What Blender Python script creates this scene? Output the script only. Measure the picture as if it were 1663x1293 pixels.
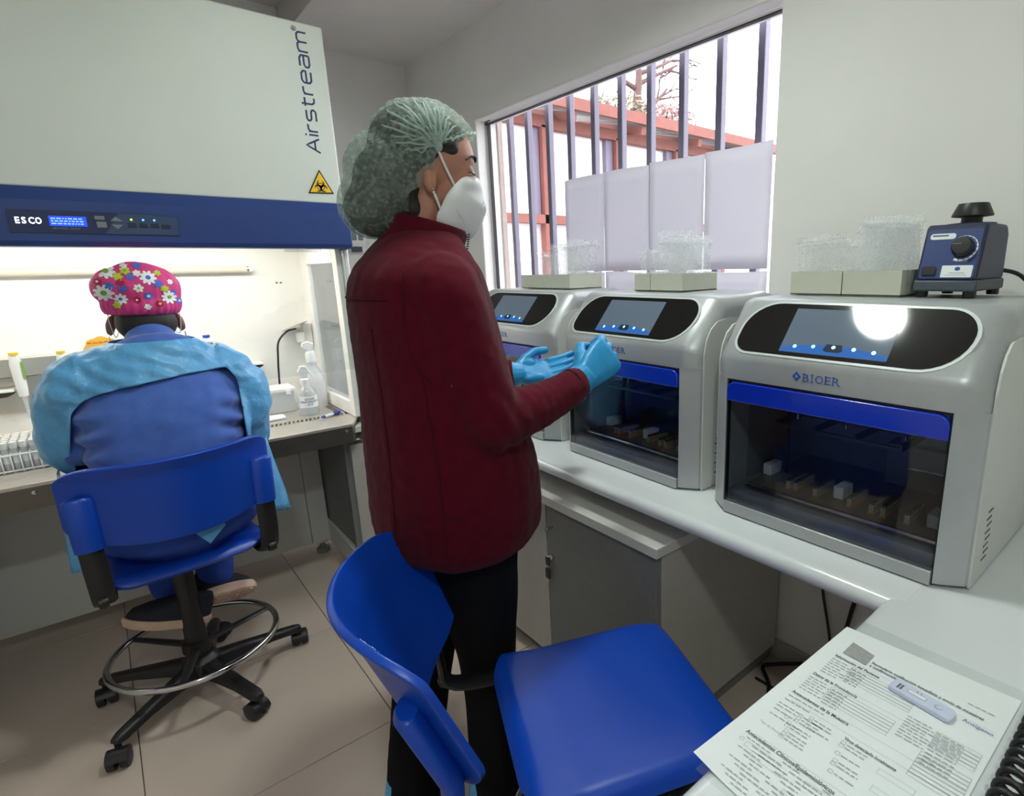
import bpy, bmesh, math, random
from math import sin, cos, pi, radians, sqrt
from mathutils import Vector, Matrix, noise
from mathutils.bvhtree import BVHTree

for o in list(bpy.data.objects):
    bpy.data.objects.remove(o, do_unlink=True)
SC = bpy.context.scene
COL = SC.collection
random.seed(7)

# ------------------------------------------------------------------ camera
# X runs along the back wall, Y along the window wall (away from the lens), Z up; metres.
W_PX, H_PX = 1663.0, 1293.0
PPX, PPY = 981.0, 655.0
VPX, VPY = (2022.0, 415.0), (143.0, 452.0)
F_PX = sqrt(-((VPX[0]-PPX)*(VPY[0]-PPX) + (VPX[1]-PPY)*(VPY[1]-PPY)))
ax = Vector((VPX[0]-PPX, VPX[1]-PPY, F_PX)).normalized()
ay = Vector((VPY[0]-PPX, VPY[1]-PPY, F_PX)).normalized()
az = ax.cross(ay)
RW = Matrix((ax, ay, az))
EYE = Vector((0, 0, 1.32))
cam_d = bpy.data.cameras.new('camera')
cam = bpy.data.objects.new('camera', cam_d)
COL.objects.link(cam)
r_, d_, f_ = RW.col[0].copy(), RW.col[1].copy(), RW.col[2].copy()
M = Matrix((r_, -d_, -f_)).transposed().to_4x4()
M.translation = EYE
cam.matrix_world = M
cam_d.sensor_fit = 'HORIZONTAL'
cam_d.sensor_width = 36.0
cam_d.lens = F_PX / W_PX * 36.0
cam_d.shift_x = (W_PX/2 - PPX) / W_PX
cam_d.shift_y = (PPY - H_PX/2) / W_PX
cam_d.clip_start = 0.02
cam_d.clip_end = 200
SC.camera = cam

# ------------------------------------------------------------------ world, exposure
wd = bpy.data.worlds.new('overcast_sky')
SC.world = wd
wd.use_nodes = True
bg = wd.node_tree.nodes['Background']
bg.inputs[0].default_value = (0.95, 0.93, 1.0, 1)
bg.inputs[1].default_value = 6.5
SC.view_settings.view_transform = 'Standard'
SC.view_settings.look = 'None'
SC.view_settings.gamma = 1.0
SC.view_settings.use_curve_mapping = False
SC.view_settings.exposure = 0.4
SC.cycles.transparent_max_bounces = 48
LAMP_STRENGTH = 110.0
HOOD_STRENGTH = 13.0

# ------------------------------------------------------------------ helpers
def lin(c):
    return tuple(((v/255.0)/12.92 if v/255.0 <= 0.04045 else ((v/255.0+0.055)/1.055)**2.4) for v in c)

MATS = {}
def mat(name, rgb, rough=0.5, metal=0.0, var=0.0, vscale=20.0, bump=0.0, bscale=60.0, emit=0.0, emit_rgb=None,
        coat=0.0, sheen=0.0, spec=0.5, sss=0.0, aniso=None, dist=0.002):
    m = bpy.data.materials.new(name)
    MATS[name] = m
    m.use_nodes = True
    nt = m.node_tree
    b = nt.nodes['Principled BSDF']
    c = lin(rgb)
    b.inputs['Base Color'].default_value = (*c, 1)
    b.inputs['Roughness'].default_value = rough
    b.inputs['Metallic'].default_value = metal
    b.inputs['Coat Weight'].default_value = coat
    b.inputs['Coat Roughness'].default_value = 0.08
    b.inputs['Sheen Weight'].default_value = sheen
    b.inputs['Specular IOR Level'].default_value = spec
    if sss:
        b.inputs['Subsurface Weight'].default_value = sss
        b.inputs['Subsurface Radius'].default_value = (0.01, 0.004, 0.002)
        b.inputs['Subsurface Scale'].default_value = 0.4
    if emit:
        b.inputs['Emission Color'].default_value = (*lin(emit_rgb or rgb), 1)
        b.inputs['Emission Strength'].default_value = emit
    tc = nt.nodes.new('ShaderNodeTexCoord')
    vec = tc.outputs['Object']
    if aniso:
        mp = nt.nodes.new('ShaderNodeMapping')
        mp.inputs['Scale'].default_value = aniso
        nt.links.new(vec, mp.inputs[0])
        vec = mp.outputs[0]
    if var:
        n = nt.nodes.new('ShaderNodeTexNoise')
        n.inputs['Scale'].default_value = vscale
        n.inputs['Detail'].default_value = 4
        nt.links.new(vec, n.inputs['Vector'])
        r = nt.nodes.new('ShaderNodeMapRange')
        r.inputs[1].default_value = 0.3
        r.inputs[2].default_value = 0.7
        r.inputs[3].default_value = 1 - var
        r.inputs[4].default_value = 1 + var
        nt.links.new(n.outputs[0], r.inputs[0])
        mx = nt.nodes.new('ShaderNodeVectorMath')
        mx.operation = 'SCALE'
        mx.inputs[0].default_value = c
        nt.links.new(r.outputs[0], mx.inputs['Scale'])
        nt.links.new(mx.outputs[0], b.inputs['Base Color'])
    if bump:
        n2 = nt.nodes.new('ShaderNodeTexNoise')
        n2.inputs['Scale'].default_value = bscale
        n2.inputs['Detail'].default_value = 5
        nt.links.new(vec, n2.inputs['Vector'])
        bp = nt.nodes.new('ShaderNodeBump')
        bp.inputs['Strength'].default_value = bump
        bp.inputs['Distance'].default_value = dist
        nt.links.new(n2.outputs[0], bp.inputs['Height'])
        nt.links.new(bp.outputs[0], b.inputs['Normal'])
    return m

def clear_mat(name, rgb, gloss=0.1, rough=0.05, opaque=0.0, diff=None, nscale=0, namp=0.0, bump=0.0):
    """thin clear sheet: transparent, a fresnel reflection, and optionally some milky diffuse"""
    m = bpy.data.materials.new(name)
    MATS[name] = m
    m.use_nodes = True
    nt = m.node_tree
    nt.nodes.remove(nt.nodes['Principled BSDF'])
    out = nt.nodes['Material Output']
    tr = nt.nodes.new('ShaderNodeBsdfTransparent')
    tr.inputs[0].default_value = (*lin(rgb), 1)
    gl = nt.nodes.new('ShaderNodeBsdfGlossy')
    gl.inputs['Roughness'].default_value = rough
    fr = nt.nodes.new('ShaderNodeFresnel')
    ge = nt.nodes.new('ShaderNodeNewGeometry')
    io = nt.nodes.new('ShaderNodeMapRange')
    io.inputs[3].default_value = 1.45
    io.inputs[4].default_value = 1/1.45
    nt.links.new(ge.outputs['Backfacing'], io.inputs[0])
    nt.links.new(io.outputs[0], fr.inputs[0])
    ma = nt.nodes.new('ShaderNodeMath')
    ma.operation = 'MULTIPLY'
    ma.inputs[1].default_value = gloss
    nt.links.new(fr.outputs[0], ma.inputs[0])
    base = tr.outputs[0]
    tcn = nt.nodes.new('ShaderNodeTexCoord')
    if opaque or namp:
        df = nt.nodes.new('ShaderNodeBsdfDiffuse')
        df.inputs[0].default_value = (*lin(diff or rgb), 1)
        tl = nt.nodes.new('ShaderNodeBsdfTranslucent')
        tl.inputs[0].default_value = (*lin(diff or rgb), 1)
        m0 = nt.nodes.new('ShaderNodeMixShader')
        m0.inputs[0].default_value = 0.4
        nt.links.new(df.outputs[0], m0.inputs[1])
        nt.links.new(tl.outputs[0], m0.inputs[2])
        m1 = nt.nodes.new('ShaderNodeMixShader')
        m1.inputs[0].default_value = opaque
        if namp:
            nz = nt.nodes.new('ShaderNodeTexNoise')
            nz.inputs['Scale'].default_value = nscale
            nz.inputs['Detail'].default_value = 6
            nt.links.new(tcn.outputs['Object'], nz.inputs['Vector'])
            rg = nt.nodes.new('ShaderNodeMapRange')
            rg.inputs[1].default_value = 0.3
            rg.inputs[2].default_value = 0.7
            rg.inputs[3].default_value = max(0, opaque-namp)
            rg.inputs[4].default_value = min(1, opaque+namp)
            nt.links.new(nz.outputs[0], rg.inputs[0])
            nt.links.new(rg.outputs[0], m1.inputs[0])
        nt.links.new(base, m1.inputs[1])
        nt.links.new(m0.outputs[0], m1.inputs[2])
        base = m1.outputs[0]
    if bump:
        nb = nt.nodes.new('ShaderNodeTexNoise')
        nb.inputs['Scale'].default_value = 45
        nt.links.new(tcn.outputs['Object'], nb.inputs['Vector'])
        bp = nt.nodes.new('ShaderNodeBump')
        bp.inputs['Strength'].default_value = bump
        bp.inputs['Distance'].default_value = 0.01
        nt.links.new(nb.outputs[0], bp.inputs['Height'])
        nt.links.new(bp.outputs[0], gl.inputs['Normal'])
    m2 = nt.nodes.new('ShaderNodeMixShader')
    nt.links.new(ma.outputs[0], m2.inputs[0])
    nt.links.new(base, m2.inputs[1])
    nt.links.new(gl.outputs[0], m2.inputs[2])
    nt.links.new(m2.outputs[0], out.inputs[0])
    return m

def V(*a):
    return Vector(a)

class MB:
    """collects shapes into one mesh"""
    def __init__(s):
        s.v = []; s.f = []; s.m = []
    def add(s, vs, fs, mi=0):
        k = len(s.v)
        s.v += [Vector(p) for p in vs]
        s.f += [tuple(i+k for i in f) for f in fs]
        s.m += [mi]*len(fs)
        return s
    def box(s, x0, x1, y0, y1, z0, z1, mi=0):
        vs = [(x, y, z) for z in (z0, z1) for y in (y0, y1) for x in (x0, x1)]
        return s.add(vs, [(0, 2, 3, 1), (4, 5, 7, 6), (0, 1, 5, 4), (2, 6, 7, 3), (0, 4, 6, 2), (1, 3, 7, 5)], mi)
    def obox(s, c, u, v, w, mi=0):
        """oriented box: centre and three half-axis vectors"""
        c, u, v, w = map(Vector, (c, u, v, w))
        vs = [c+u*a+v*b+w*d for d in (-1, 1) for b in (-1, 1) for a in (-1, 1)]
        fs = [(0, 2, 3, 1), (4, 5, 7, 6), (0, 1, 5, 4), (2, 6, 7, 3), (0, 4, 6, 2), (1, 3, 7, 5)]
        if u.cross(v).dot(w) < 0:
            fs = [f[::-1] for f in fs]
        return s.add(vs, fs, mi)
    def rings(s, rings, closed=True, cap=True, mi=0):
        n = len(rings[0]); vs = [p for r in rings for p in r]; fs = []
        for i in range(len(rings)-1):
            for j in range(n if closed else n-1):
                a = i*n+j; b = i*n+(j+1) % n
                fs.append((a, b, b+n, a+n))
        if cap and closed:
            fs.append(tuple(range(n))[::-1]); k = (len(rings)-1)*n
            fs.append(tuple(range(k, k+n)))
        return s.add(vs, fs, mi)
    def tube(s, pts, rad, n=10, cap=True, ref=None, mi=0, closed=False):
        """tube along points; rad is one value, a list of values or of (a, b) half-axes: a along ref side, b along the other"""
        pts = [Vector(p) for p in pts]; m = len(pts); R = []
        prev = None
        for i, p in enumerate(pts):
            if closed:
                t = (pts[(i+1) % m]-pts[i-1]).normalized()
            else:
                t = (pts[min(i+1, m-1)]-pts[max(i-1, 0)]).normalized()
            if ref is not None:
                e = Vector(ref)
            elif prev is not None:
                e = prev
            else:
                e = V(0, 0, 1) if abs(t.z) < 0.9 else V(1, 0, 0)
            e = (e - t*e.dot(t)).normalized(); g = t.cross(e); prev = e
            r = rad[i] if isinstance(rad, (list, tuple)) else rad
            a, b = r if isinstance(r, (list, tuple)) else (r, r)
            R.append([p+e*(a*cos(2*pi*k/n))+g*(b*sin(2*pi*k/n)) for k in range(n)])
        if closed:
            R.append(R[0])
            return s.rings(R, True, False, mi)
        return s.rings(R, True, cap, mi)
    def lathe(s, prof, c=(0, 0, 0), axis='Z', n=24, mi=0, cap=True):
        c = Vector(c); R = []
        for r, h in prof:
            ring = []
            for k in range(n):
                a = 2*pi*k/n
                if axis == 'Z': p = V(r*cos(a), r*sin(a), h)
                elif axis == 'X': p = V(h, r*cos(a), r*sin(a))
                else: p = V(r*sin(a), h, r*cos(a))
                ring.append(c+p)
            R.append(ring)
        return s.rings(R, True, cap, mi)
    def prism(s, poly, lo, hi, axis='Z', mi=0):
        """extrude a polygon; axis Z: (x,y), axis Y: (x,z), axis X: (y,z)"""
        def q(p, h):
            return V(p[0], p[1], h) if axis == 'Z' else (V(p[0], h, p[1]) if axis == 'Y' else V(h, p[0], p[1]))
        area = sum(poly[i-1][0]*poly[i][1]-poly[i][0]*poly[i-1][1] for i in range(len(poly)))
        pl = list(poly) if area > 0 else list(poly)[::-1]
        if axis == 'Y': pl = pl[::-1]
        return s.rings([[q(p, lo) for p in pl], [q(p, hi) for p in pl]], True, True, mi)
    def ell(s, c, r, n=20, m=12, rot=None, mi=0):
        c = Vector(c); R = []
        for i in range(m+1):
            t = pi*i/m-pi/2; t = max(-pi/2+0.02, min(pi/2-0.02, t)); ring = []
            for k in range(n):
                a = 2*pi*k/n
                p = V(r[0]*cos(t)*cos(a), r[1]*cos(t)*sin(a), r[2]*sin(t))
                if rot: p = rot @ p
                ring.append(c+p)
            R.append(ring)
        return s.rings(R, True, True, mi)
    def xf(s, mtx, start=0):
        for i in range(start, len(s.v)):
            s.v[i] = mtx @ s.v[i]
        return s
    def mesh(s, name, mats=None):
        me = bpy.data.meshes.new(name)
        me.from_pydata([tuple(p) for p in s.v], [], s.f)
        for m in (mats or []):
            me.materials.append(m)
        if mats and len(mats) > 1:
            me.polygons.foreach_set('material_index', s.m)
        me.update()
        return me
    def build(s, name, m, parent=None, local=False, smooth=None, bevel=0.0, seg=2, sub=0):
        mats = m if isinstance(m, (list, tuple)) else [m]
        if parent is not None and not local:
            w = world_loc(parent)
            for i in range(len(s.v)): s.v[i] = s.v[i]-w
        me = s.mesh(name, mats)
        return put(name, me, parent, smooth, bevel, seg, sub)

def world_loc(o):
    p = Vector((0, 0, 0))
    while o is not None:
        p += o.location; o = o.parent
    return p

def put(name, me, parent=None, smooth=None, bevel=0.0, seg=2, sub=0):
    o = bpy.data.objects.new(name, me)
    COL.objects.link(o)
    if parent is not None: o.parent = parent
    if smooth is not None:
        me.polygons.foreach_set('use_smooth', [True]*len(me.polygons))
        if smooth < 180: me.set_sharp_from_angle(angle=radians(smooth))
    if bevel:
        b = o.modifiers.new('bevel', 'BEVEL'); b.width = bevel; b.segments = seg
        b.limit_method = 'ANGLE'; b.angle_limit = radians(40); b.harden_normals = False
        if smooth is None:
            me.polygons.foreach_set('use_smooth', [True]*len(me.polygons)); me.set_sharp_from_angle(angle=radians(30))
    if sub:
        b = o.modifiers.new('sub', 'SUBSURF'); b.levels = sub; b.render_levels = sub
    return o

def thing(name, label, cat, loc=(0, 0, 0), rz=0.0, group=None):
    o = bpy.data.objects.new(name, None)
    COL.objects.link(o)
    o.location = loc; o.rotation_euler = (0, 0, rz)
    o.empty_display_size = 0.05
    return tag(o, label, cat, group)

def tag(o, label, cat, group=None):
    o['label'] = label; o['category'] = cat
    if group: o['group'] = group
    return o

def struct(o):
    o['kind'] = 'structure'
    return o

def remesh(mb, voxel, it=6, fac=0.5):
    """fuse overlapping closed shapes into one continuous surface"""
    me = mb.mesh('tmp')
    bm = bmesh.new(); bm.from_mesh(me); bmesh.ops.recalc_face_normals(bm, faces=bm.faces); bm.to_mesh(me); bm.free()
    o = bpy.data.objects.new('tmp', me); COL.objects.link(o)
    r = o.modifiers.new('r', 'REMESH'); r.mode = 'VOXEL'; r.voxel_size = voxel; r.use_smooth_shade = True
    if it:
        q = o.modifiers.new('s', 'SMOOTH'); q.factor = fac; q.iterations = it
    dg = bpy.context.evaluated_depsgraph_get(); dg.update()
    out = bpy.data.meshes.new_from_object(o.evaluated_get(dg))
    bpy.data.objects.remove(o, do_unlink=True); bpy.data.meshes.remove(me)
    return out

def put_mesh(name, me, mats, parent, smooth=180):
    me.name = name
    me.materials.clear()
    for m in (mats if isinstance(mats, (list, tuple)) else [mats]): me.materials.append(m)
    if parent is not None:
        w = world_loc(parent); me.transform(Matrix.Translation(-w))
    return put(name, me, parent, smooth)

def cut_faces(me, test, relax=8):
    """drop the faces whose centre passes test, then relax the new rim"""
    bm = bmesh.new(); bm.from_mesh(me)
    kill = [f for f in bm.faces if test(f.calc_center_median(), f.normal)]
    bmesh.ops.delete(bm, geom=kill, context='FACES')
    rim = [v for v in bm.verts if v.is_boundary]
    for _ in range(relax):
        new = {}
        for v in rim:
            nb = [e.other_vert(v) for e in v.link_edges if e.is_boundary]
            if len(nb) == 2: new[v] = v.co*0.4+(nb[0].co+nb[1].co)*0.3
        for v, c in new.items(): v.co = c
    bm.to_mesh(me); bm.free()
    return me

def displace(me, fn):
    me.update()
    ns = [v.normal.copy() for v in me.vertices]
    for v, n in zip(me.vertices, ns):
        v.co = v.co+n*fn(v.co)
    me.update()

def text_mesh(body, size, extrude=0.0004, align='LEFT', sx=1.0, bold=0.0, shear=0.0):
    """built-in lettering as a mesh in its own x/y plane"""
    cu = bpy.data.curves.new('t', 'FONT')
    cu.body = body; cu.size = size; cu.extrude = extrude; cu.align_x = align; cu.offset = bold; cu.shear = shear
    cu.resolution_u = 3
    o = bpy.data.objects.new('t', cu); COL.objects.link(o)
    dg = bpy.context.evaluated_depsgraph_get(); dg.update()
    me = bpy.data.meshes.new_from_object(o.evaluated_get(dg))
    bpy.data.objects.remove(o, do_unlink=True)
    if sx != 1: me.transform(Matrix.Diagonal((sx, 1, 1, 1)))
    me.materials.clear()
    return me

def frame(o, x, y):
    """matrix with origin o, text x axis and y axis"""
    x = Vector(x).normalized(); y = Vector(y); y = (y-x*y.dot(x)).normalized(); z = x.cross(y)
    m = Matrix((x, y, z)).transposed().to_4x4(); m.translation = Vector(o)
    return m

def put_text(name, body, size, o, x, y, m, parent, local=False, **k):
    me = text_mesh(body, size, **k)
    mt = frame(o, x, y)
    me.transform(mt)
    me.materials.append(m)
    if parent is not None and not local: me.transform(Matrix.Translation(-world_loc(parent)))
    return put(name, me, parent)

def copy_tree(root, **k):
    r = root.copy(); COL.objects.link(r)
    for ch in root.children:
        c = ch.copy(); COL.objects.link(c); c.parent = r
        for g in ch.children:
            d = g.copy(); COL.objects.link(d); d.parent = c
    return r

def catmull(pts, n=6):
    pts = [Vector(p) for p in pts]; out = []
    for i in range(len(pts)-1):
        p0 = pts[max(i-1, 0)]; p1 = pts[i]; p2 = pts[i+1]; p3 = pts[min(i+2, len(pts)-1)]
        for k in range(n):
            t = k/n
            out.append(0.5*((2*p1)+(p2-p0)*t+(2*p0-5*p1+4*p2-p3)*t*t+(3*p1-p0-3*p2+p3)*t**3))
    out.append(pts[-1])
    return out

def rrect(y0, y1, z0, z1, r, n=6):
    """rounded rectangle outline, r one value or four (bl, br, tr, tl)"""
    r = r if isinstance(r, (list, tuple)) else (r,)*4
    out = []
    for (cx, cy, a0, rr) in ((y0+r[0], z0+r[0], pi, r[0]), (y1-r[1], z0+r[1], 1.5*pi, r[1]), (y1-r[2], z1-r[2], 0, r[2]), (y0+r[3], z1-r[3], pi/2, r[3])):
        for k in range(n+1):
            a = a0+k*pi/2/n
            out.append((cx+rr*cos(a), cy+rr*sin(a)))
    return out

# ------------------------------------------------------------------ materials
mat('wall_paint', (236, 234, 231), 0.75, var=0.02, vscale=3, bump=0.05, bscale=200)
mat('ceiling_paint', (232, 226, 223), 0.85, var=0.02, vscale=3)
mat('floor_tile', (200, 183, 170), 0.3, var=0.05, vscale=2.5, bump=0.02, bscale=30)
mat('grout', (104, 96, 88), 0.9)
mat('white_enamel', (214, 219, 210), 0.42, var=0.015, vscale=4, bump=0.04, bscale=300)
mat('navy_enamel', (36, 62, 122), 0.38, var=0.03, vscale=30)
mat('navy_dark', (30, 44, 84), 0.3)
mat('steel', (208, 203, 194), 0.36, 0.75, var=0.08, vscale=12, aniso=(1, 12, 1))
mat('steel_dark', (120, 116, 110), 0.4, 1.0, var=0.08, vscale=12)
mat('deck_grey', (128, 120, 110), 0.35, 0.3, var=0.05)
mat('tube_cream', (228, 218, 198), 0.3)
mat('scuff', (150, 190, 235), 0.7)
mat('chrome', (205, 205, 205), 0.12, 1.0)
mat('black', (14, 14, 15), 0.5)
mat('black_plastic', (30, 29, 31), 0.42, var=0.06, vscale=40, bump=0.05, bscale=400)
mat('blue_shell', (5, 66, 178), 0.36, var=0.02, vscale=30, bump=0.06, bscale=500, dist=0.001)
mat('silver', (178, 181, 183), 0.36, 0.35, var=0.02, vscale=50, bump=0.03, bscale=900, dist=0.0005)
mat('panel_white', (208, 209, 206), 0.45, var=0.01, vscale=10)
mat('door_blue', (6, 50, 190), 0.22, coat=0.5)
mat('gloss_black', (10, 10, 12), 0.06, spec=0.6)
mat('screen', (92, 104, 118), 0.05, emit=0.16, emit_rgb=(86, 104, 128), spec=0.6)
mat('screen_bar', (44, 92, 160), 0.06, emit=0.28, emit_rgb=(44, 104, 190))
mat('screen_icon', (160, 225, 255), 0.2, emit=0.9)
mat('screen_dark', (30, 44, 60), 0.1, emit=0.05)
mat('rim_grey', (206, 214, 214), 0.3, coat=0.3)
mat('brand_blue', (34, 82, 168), 0.4)
mat('counter', (222, 225, 228), 0.22, coat=0.4, var=0.01)
mat('melamine', (180, 176, 170), 0.5, var=0.03, vscale=40, bump=0.04, bscale=200)
mat('melamine_top', (206, 204, 200), 0.45, var=0.02, vscale=40)
mat('grey_laminate', (122, 122, 122), 0.5, var=0.05, vscale=60, bump=0.05, bscale=250)
mat('interior_metal', (150, 151, 158), 0.32, 0.35, var=0.06)
mat('strip_metal', (200, 190, 170), 0.35, 0.5)
mat('amber', (200, 130, 40), 0.4)
mat('carton', (204, 205, 190), 0.75, var=0.02, vscale=30, bump=0.05, bscale=300)
mat('carton_inner', (190, 188, 174), 0.8)
mat('window_frame', (225, 226, 226), 0.4)
mat('seal_black', (28, 26, 30), 0.6)
mat('bar_paint', (92, 86, 104), 0.45, var=0.06, vscale=20, bump=0.1, bscale=80)
mat('red_oxide', (112, 62, 52), 0.7, var=0.12, vscale=14)
mat('outdoor_white', (214, 211, 212), 0.85, var=0.03, vscale=3)
mat('roof_sheet', (128, 122, 120), 0.7, var=0.1, vscale=10)
mat('concrete_pillar', (196, 180, 170), 0.9, var=0.08, vscale=20, bump=0.4, bscale=30, dist=0.01)
mat('bark', (84, 62, 58), 0.9, var=0.15, vscale=30)
mat('leaf', (104, 96, 74), 0.7, var=0.25, vscale=6)
mat('leaf_pink', (128, 92, 88), 0.7, var=0.25, vscale=6)
mat('paper', (232, 236, 238), 0.7)
mat('ink', (104, 106, 112), 0.8)
mat('ink_grey', (176, 180, 184), 0.8)
mat('stamp_grey', (160, 160, 160), 0.7, var=0.1, vscale=150)
mat('ink_blue', (120, 130, 185), 0.8)
mat('cassette', (205, 212, 236), 0.35)
mat('skin', (178, 124, 104), 0.5, var=0.06, vscale=60, sss=0.15, bump=0.05, bscale=300)
mat('skin_dark', (150, 96, 76), 0.5, var=0.06, vscale=60, sss=0.15)
mat('hair', (26, 20, 18), 0.55, var=0.3, vscale=60, aniso=(30, 30, 3), bump=0.3, bscale=50)
mat('fleece', (80, 10, 28), 0.95, var=0.12, vscale=45, sheen=0.06, bump=0.35, bscale=700, dist=0.002, spec=0.1)
mat('fleece_seam', (70, 8, 24), 0.95, sheen=0.05, spec=0.1)
mat('trouser_black', (9, 9, 12), 0.9, var=0.1, vscale=80, spec=0.2)
mat('glove', (36, 142, 200), 0.38, var=0.06, vscale=60, bump=0.25, bscale=120, dist=0.002)
mat('mask_white', (228, 228, 230), 0.85, var=0.02, vscale=60, bump=0.1, bscale=500)
mat('elastic', (225, 225, 225), 0.8)
mat('eye_white', (226, 218, 214), 0.2)
mat('scrub_blue', (74, 106, 184), 0.9, var=0.08, vscale=30, sheen=0.3, bump=0.3, bscale=500, dist=0.0015, spec=0.15)
mat('pants_blue', (52, 80, 168), 0.9, var=0.08, vscale=30, bump=0.2, bscale=300, spec=0.15)
mat('gown_blue', (96, 168, 220), 0.36, var=0.12, vscale=14, bump=0.7, bscale=32, dist=0.009)
mat('asphalt', (96, 92, 92), 0.9, var=0.1)
mat('cap_pink', (214, 62, 132), 0.75, var=0.06, vscale=30, bump=0.15, bscale=60, dist=0.004)
mat('print_white', (240, 240, 240), 0.75)
mat('print_blue', (80, 110, 200), 0.75)
mat('print_lime', (190, 200, 60), 0.75)
mat('print_green', (120, 170, 60), 0.75)
mat('print_red', (176, 20, 70), 0.75)
mat('sole', (206, 176, 156), 0.7, var=0.05, vscale=60)
mat('shoe_navy', (26, 28, 40), 0.8, var=0.1, vscale=80)
mat('plastic_white', (232, 232, 230), 0.35, var=0.01)
mat('cap_yellow', (236, 200, 40), 0.4)
mat('cap_blue', (40, 74, 180), 0.35)
mat('note_orange', (232, 168, 44), 0.8)
mat('vortex_blue', (34, 42, 70), 0.45, var=0.03, vscale=80)
mat('vortex_face', (48, 66, 120), 0.4)
mat('vortex_grey', (64, 72, 82), 0.5)
mat('hazard_yellow', (242, 196, 30), 0.45)
mat('text_navy', (28, 42, 92), 0.5)
mat('lcd', (20, 60, 230), 0.3, emit=1.0, emit_rgb=(24, 70, 250))
mat('lcd_text', (150, 190, 255), 0.3, emit=0.8)
mat('lit_white', (255, 250, 255), 0.3, emit=3.0)
mat('led_green', (190, 255, 60), 0.3, emit=3)
mat('led_blue', (60, 140, 255), 0.3, emit=4)
mat('keypad', (52, 74, 104), 0.35)
mat('key_grey', (120, 128, 130), 0.4)
mat('key_dark', (26, 38, 66), 0.4)
mat('hood_white', (246, 243, 236), 0.4)
mat('lamp_glow', (255, 252, 244), 0.5, emit=LAMP_STRENGTH, emit_rgb=(243, 255, 246))
mat('hood_glow', (255, 250, 240), 0.5, emit=HOOD_STRENGTH, emit_rgb=(255, 250, 240))
clear_mat('glass', (250, 252, 252), gloss=1.0, rough=0.0)
clear_mat('door_glass', (228, 231, 236), gloss=1.1, rough=0.02)
clear_mat('bag_plastic', (254, 255, 255), gloss=0.8, rough=0.12, opaque=0.26, diff=(250, 250, 252), nscale=30, namp=0.06)
clear_mat('clear_plastic', (244, 247, 248), gloss=1.5, rough=0.06, opaque=0.22, diff=(240, 243, 246))
clear_mat('milky_plastic', (235, 238, 240), gloss=1.2, rough=0.2, opaque=0.75, diff=(240, 241, 242))
clear_mat('sleeve_plastic', (250, 252, 252), gloss=1.2, rough=0.1, opaque=0.06, diff=(235, 240, 240))
clear_mat('net_cap', (235, 242, 238), gloss=0.2, rough=0.5, opaque=0.30, diff=(190, 206, 198), nscale=130, namp=0.2)
clear_mat('net_fold', (235, 242, 238), gloss=0.3, rough=0.5, opaque=0.5, diff=(206, 222, 214))
clear_mat('window_paper', (240, 240, 244), gloss=0.1, rough=0.6, opaque=1.0, diff=(222, 220, 226))

# ================================================================== THE ROOM
XW, YB, ZC, ZS = 1.551, 3.40, 2.60, 2.46
XL, YF = -1.7, -1.5
m = MATS
fl = struct(MB().box(XL, XW, YF, YB, -0.06, -0.004).build('floor', m['grout']))
tile_mesh = {}
gx = [-0.121+0.59*k for k in range(-3, 4)]
gy = [1.502+0.612*k for k in range(-5, 5)]
for i in range(len(gx)-1):
    for j in range(len(gy)-1):
        x0, x1 = max(gx[i], XL)+0.0012, min(gx[i+1], XW)-0.0012
        y0, y1 = max(gy[j], YF)+0.0012, min(gy[j+1], YB)-0.0012
        if x1-x0 < 0.05 or y1-y0 < 0.05: continue
        MB().box(x0, x1, y0, y1, -0.004, 0.0).build('floor_tile', m['floor_tile'], fl, bevel=0.0008, seg=1)

struct(MB().box(XL-0.1, XW+0.12, YB, YB+0.1, 0, 2.8).build('wall_back', m['wall_paint']))
struct(MB().box(XL-0.1, XL, YF, YB, 0, 2.8).build('wall_left', m['wall_paint']))
struct(MB().box(XL-0.1, XW+0.12, YF-0.1, YF, 0, 2.8).build('wall_front', m['wall_paint']))
struct(MB().box(XL, 0.915, YF, YB, ZC, ZC+0.08).box(0.915, XW+0.12, YF, YB, ZS, ZC+0.08).build('ceiling', m['ceiling_paint']))
# window wall with its opening; soft plaster reveal
WY0, WY1, WZ0, WZ1 = 0.965, 2.655, 0.93, 2.05
wr = MB()
wr.box(XW, XW+0.12, YF, WY0, 0, ZS+0.1)
wr.box(XW, XW+0.12, WY1, YB, 0, ZS+0.1)
wr.box(XW, XW+0.12, WY0, WY1, 0, WZ0)
wr.box(XW, XW+0.12, WY0, WY1, WZ1, ZS+0.1)
struct(wr.build('wall_right', m['wall_paint']))
# thin reveal casing so that the edge of the opening is soft
tr = MB()
for a, b, c, d in ((WY0-0.0, WY1, WZ1-0.012, WZ1),):
    tr.box(XW-0.004, XW+0.05, a, b, c, d)
tr.box(XW-0.004, XW+0.05, WY1-0.012, WY1, WZ0, WZ1)
struct(tr.build('trim_1', m['wall_paint'], bevel=0.01, seg=3))
struct(MB().box(XW-0.012, XW, YF, YB, 0, 0.07).build('baseboard_right', m['melamine'], bevel=0.003))
struct(MB().box(XL, XW-0.012, YB-0.012, YB, 0, 0.07).build('baseboard_back', m['melamine'], bevel=0.003))

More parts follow.
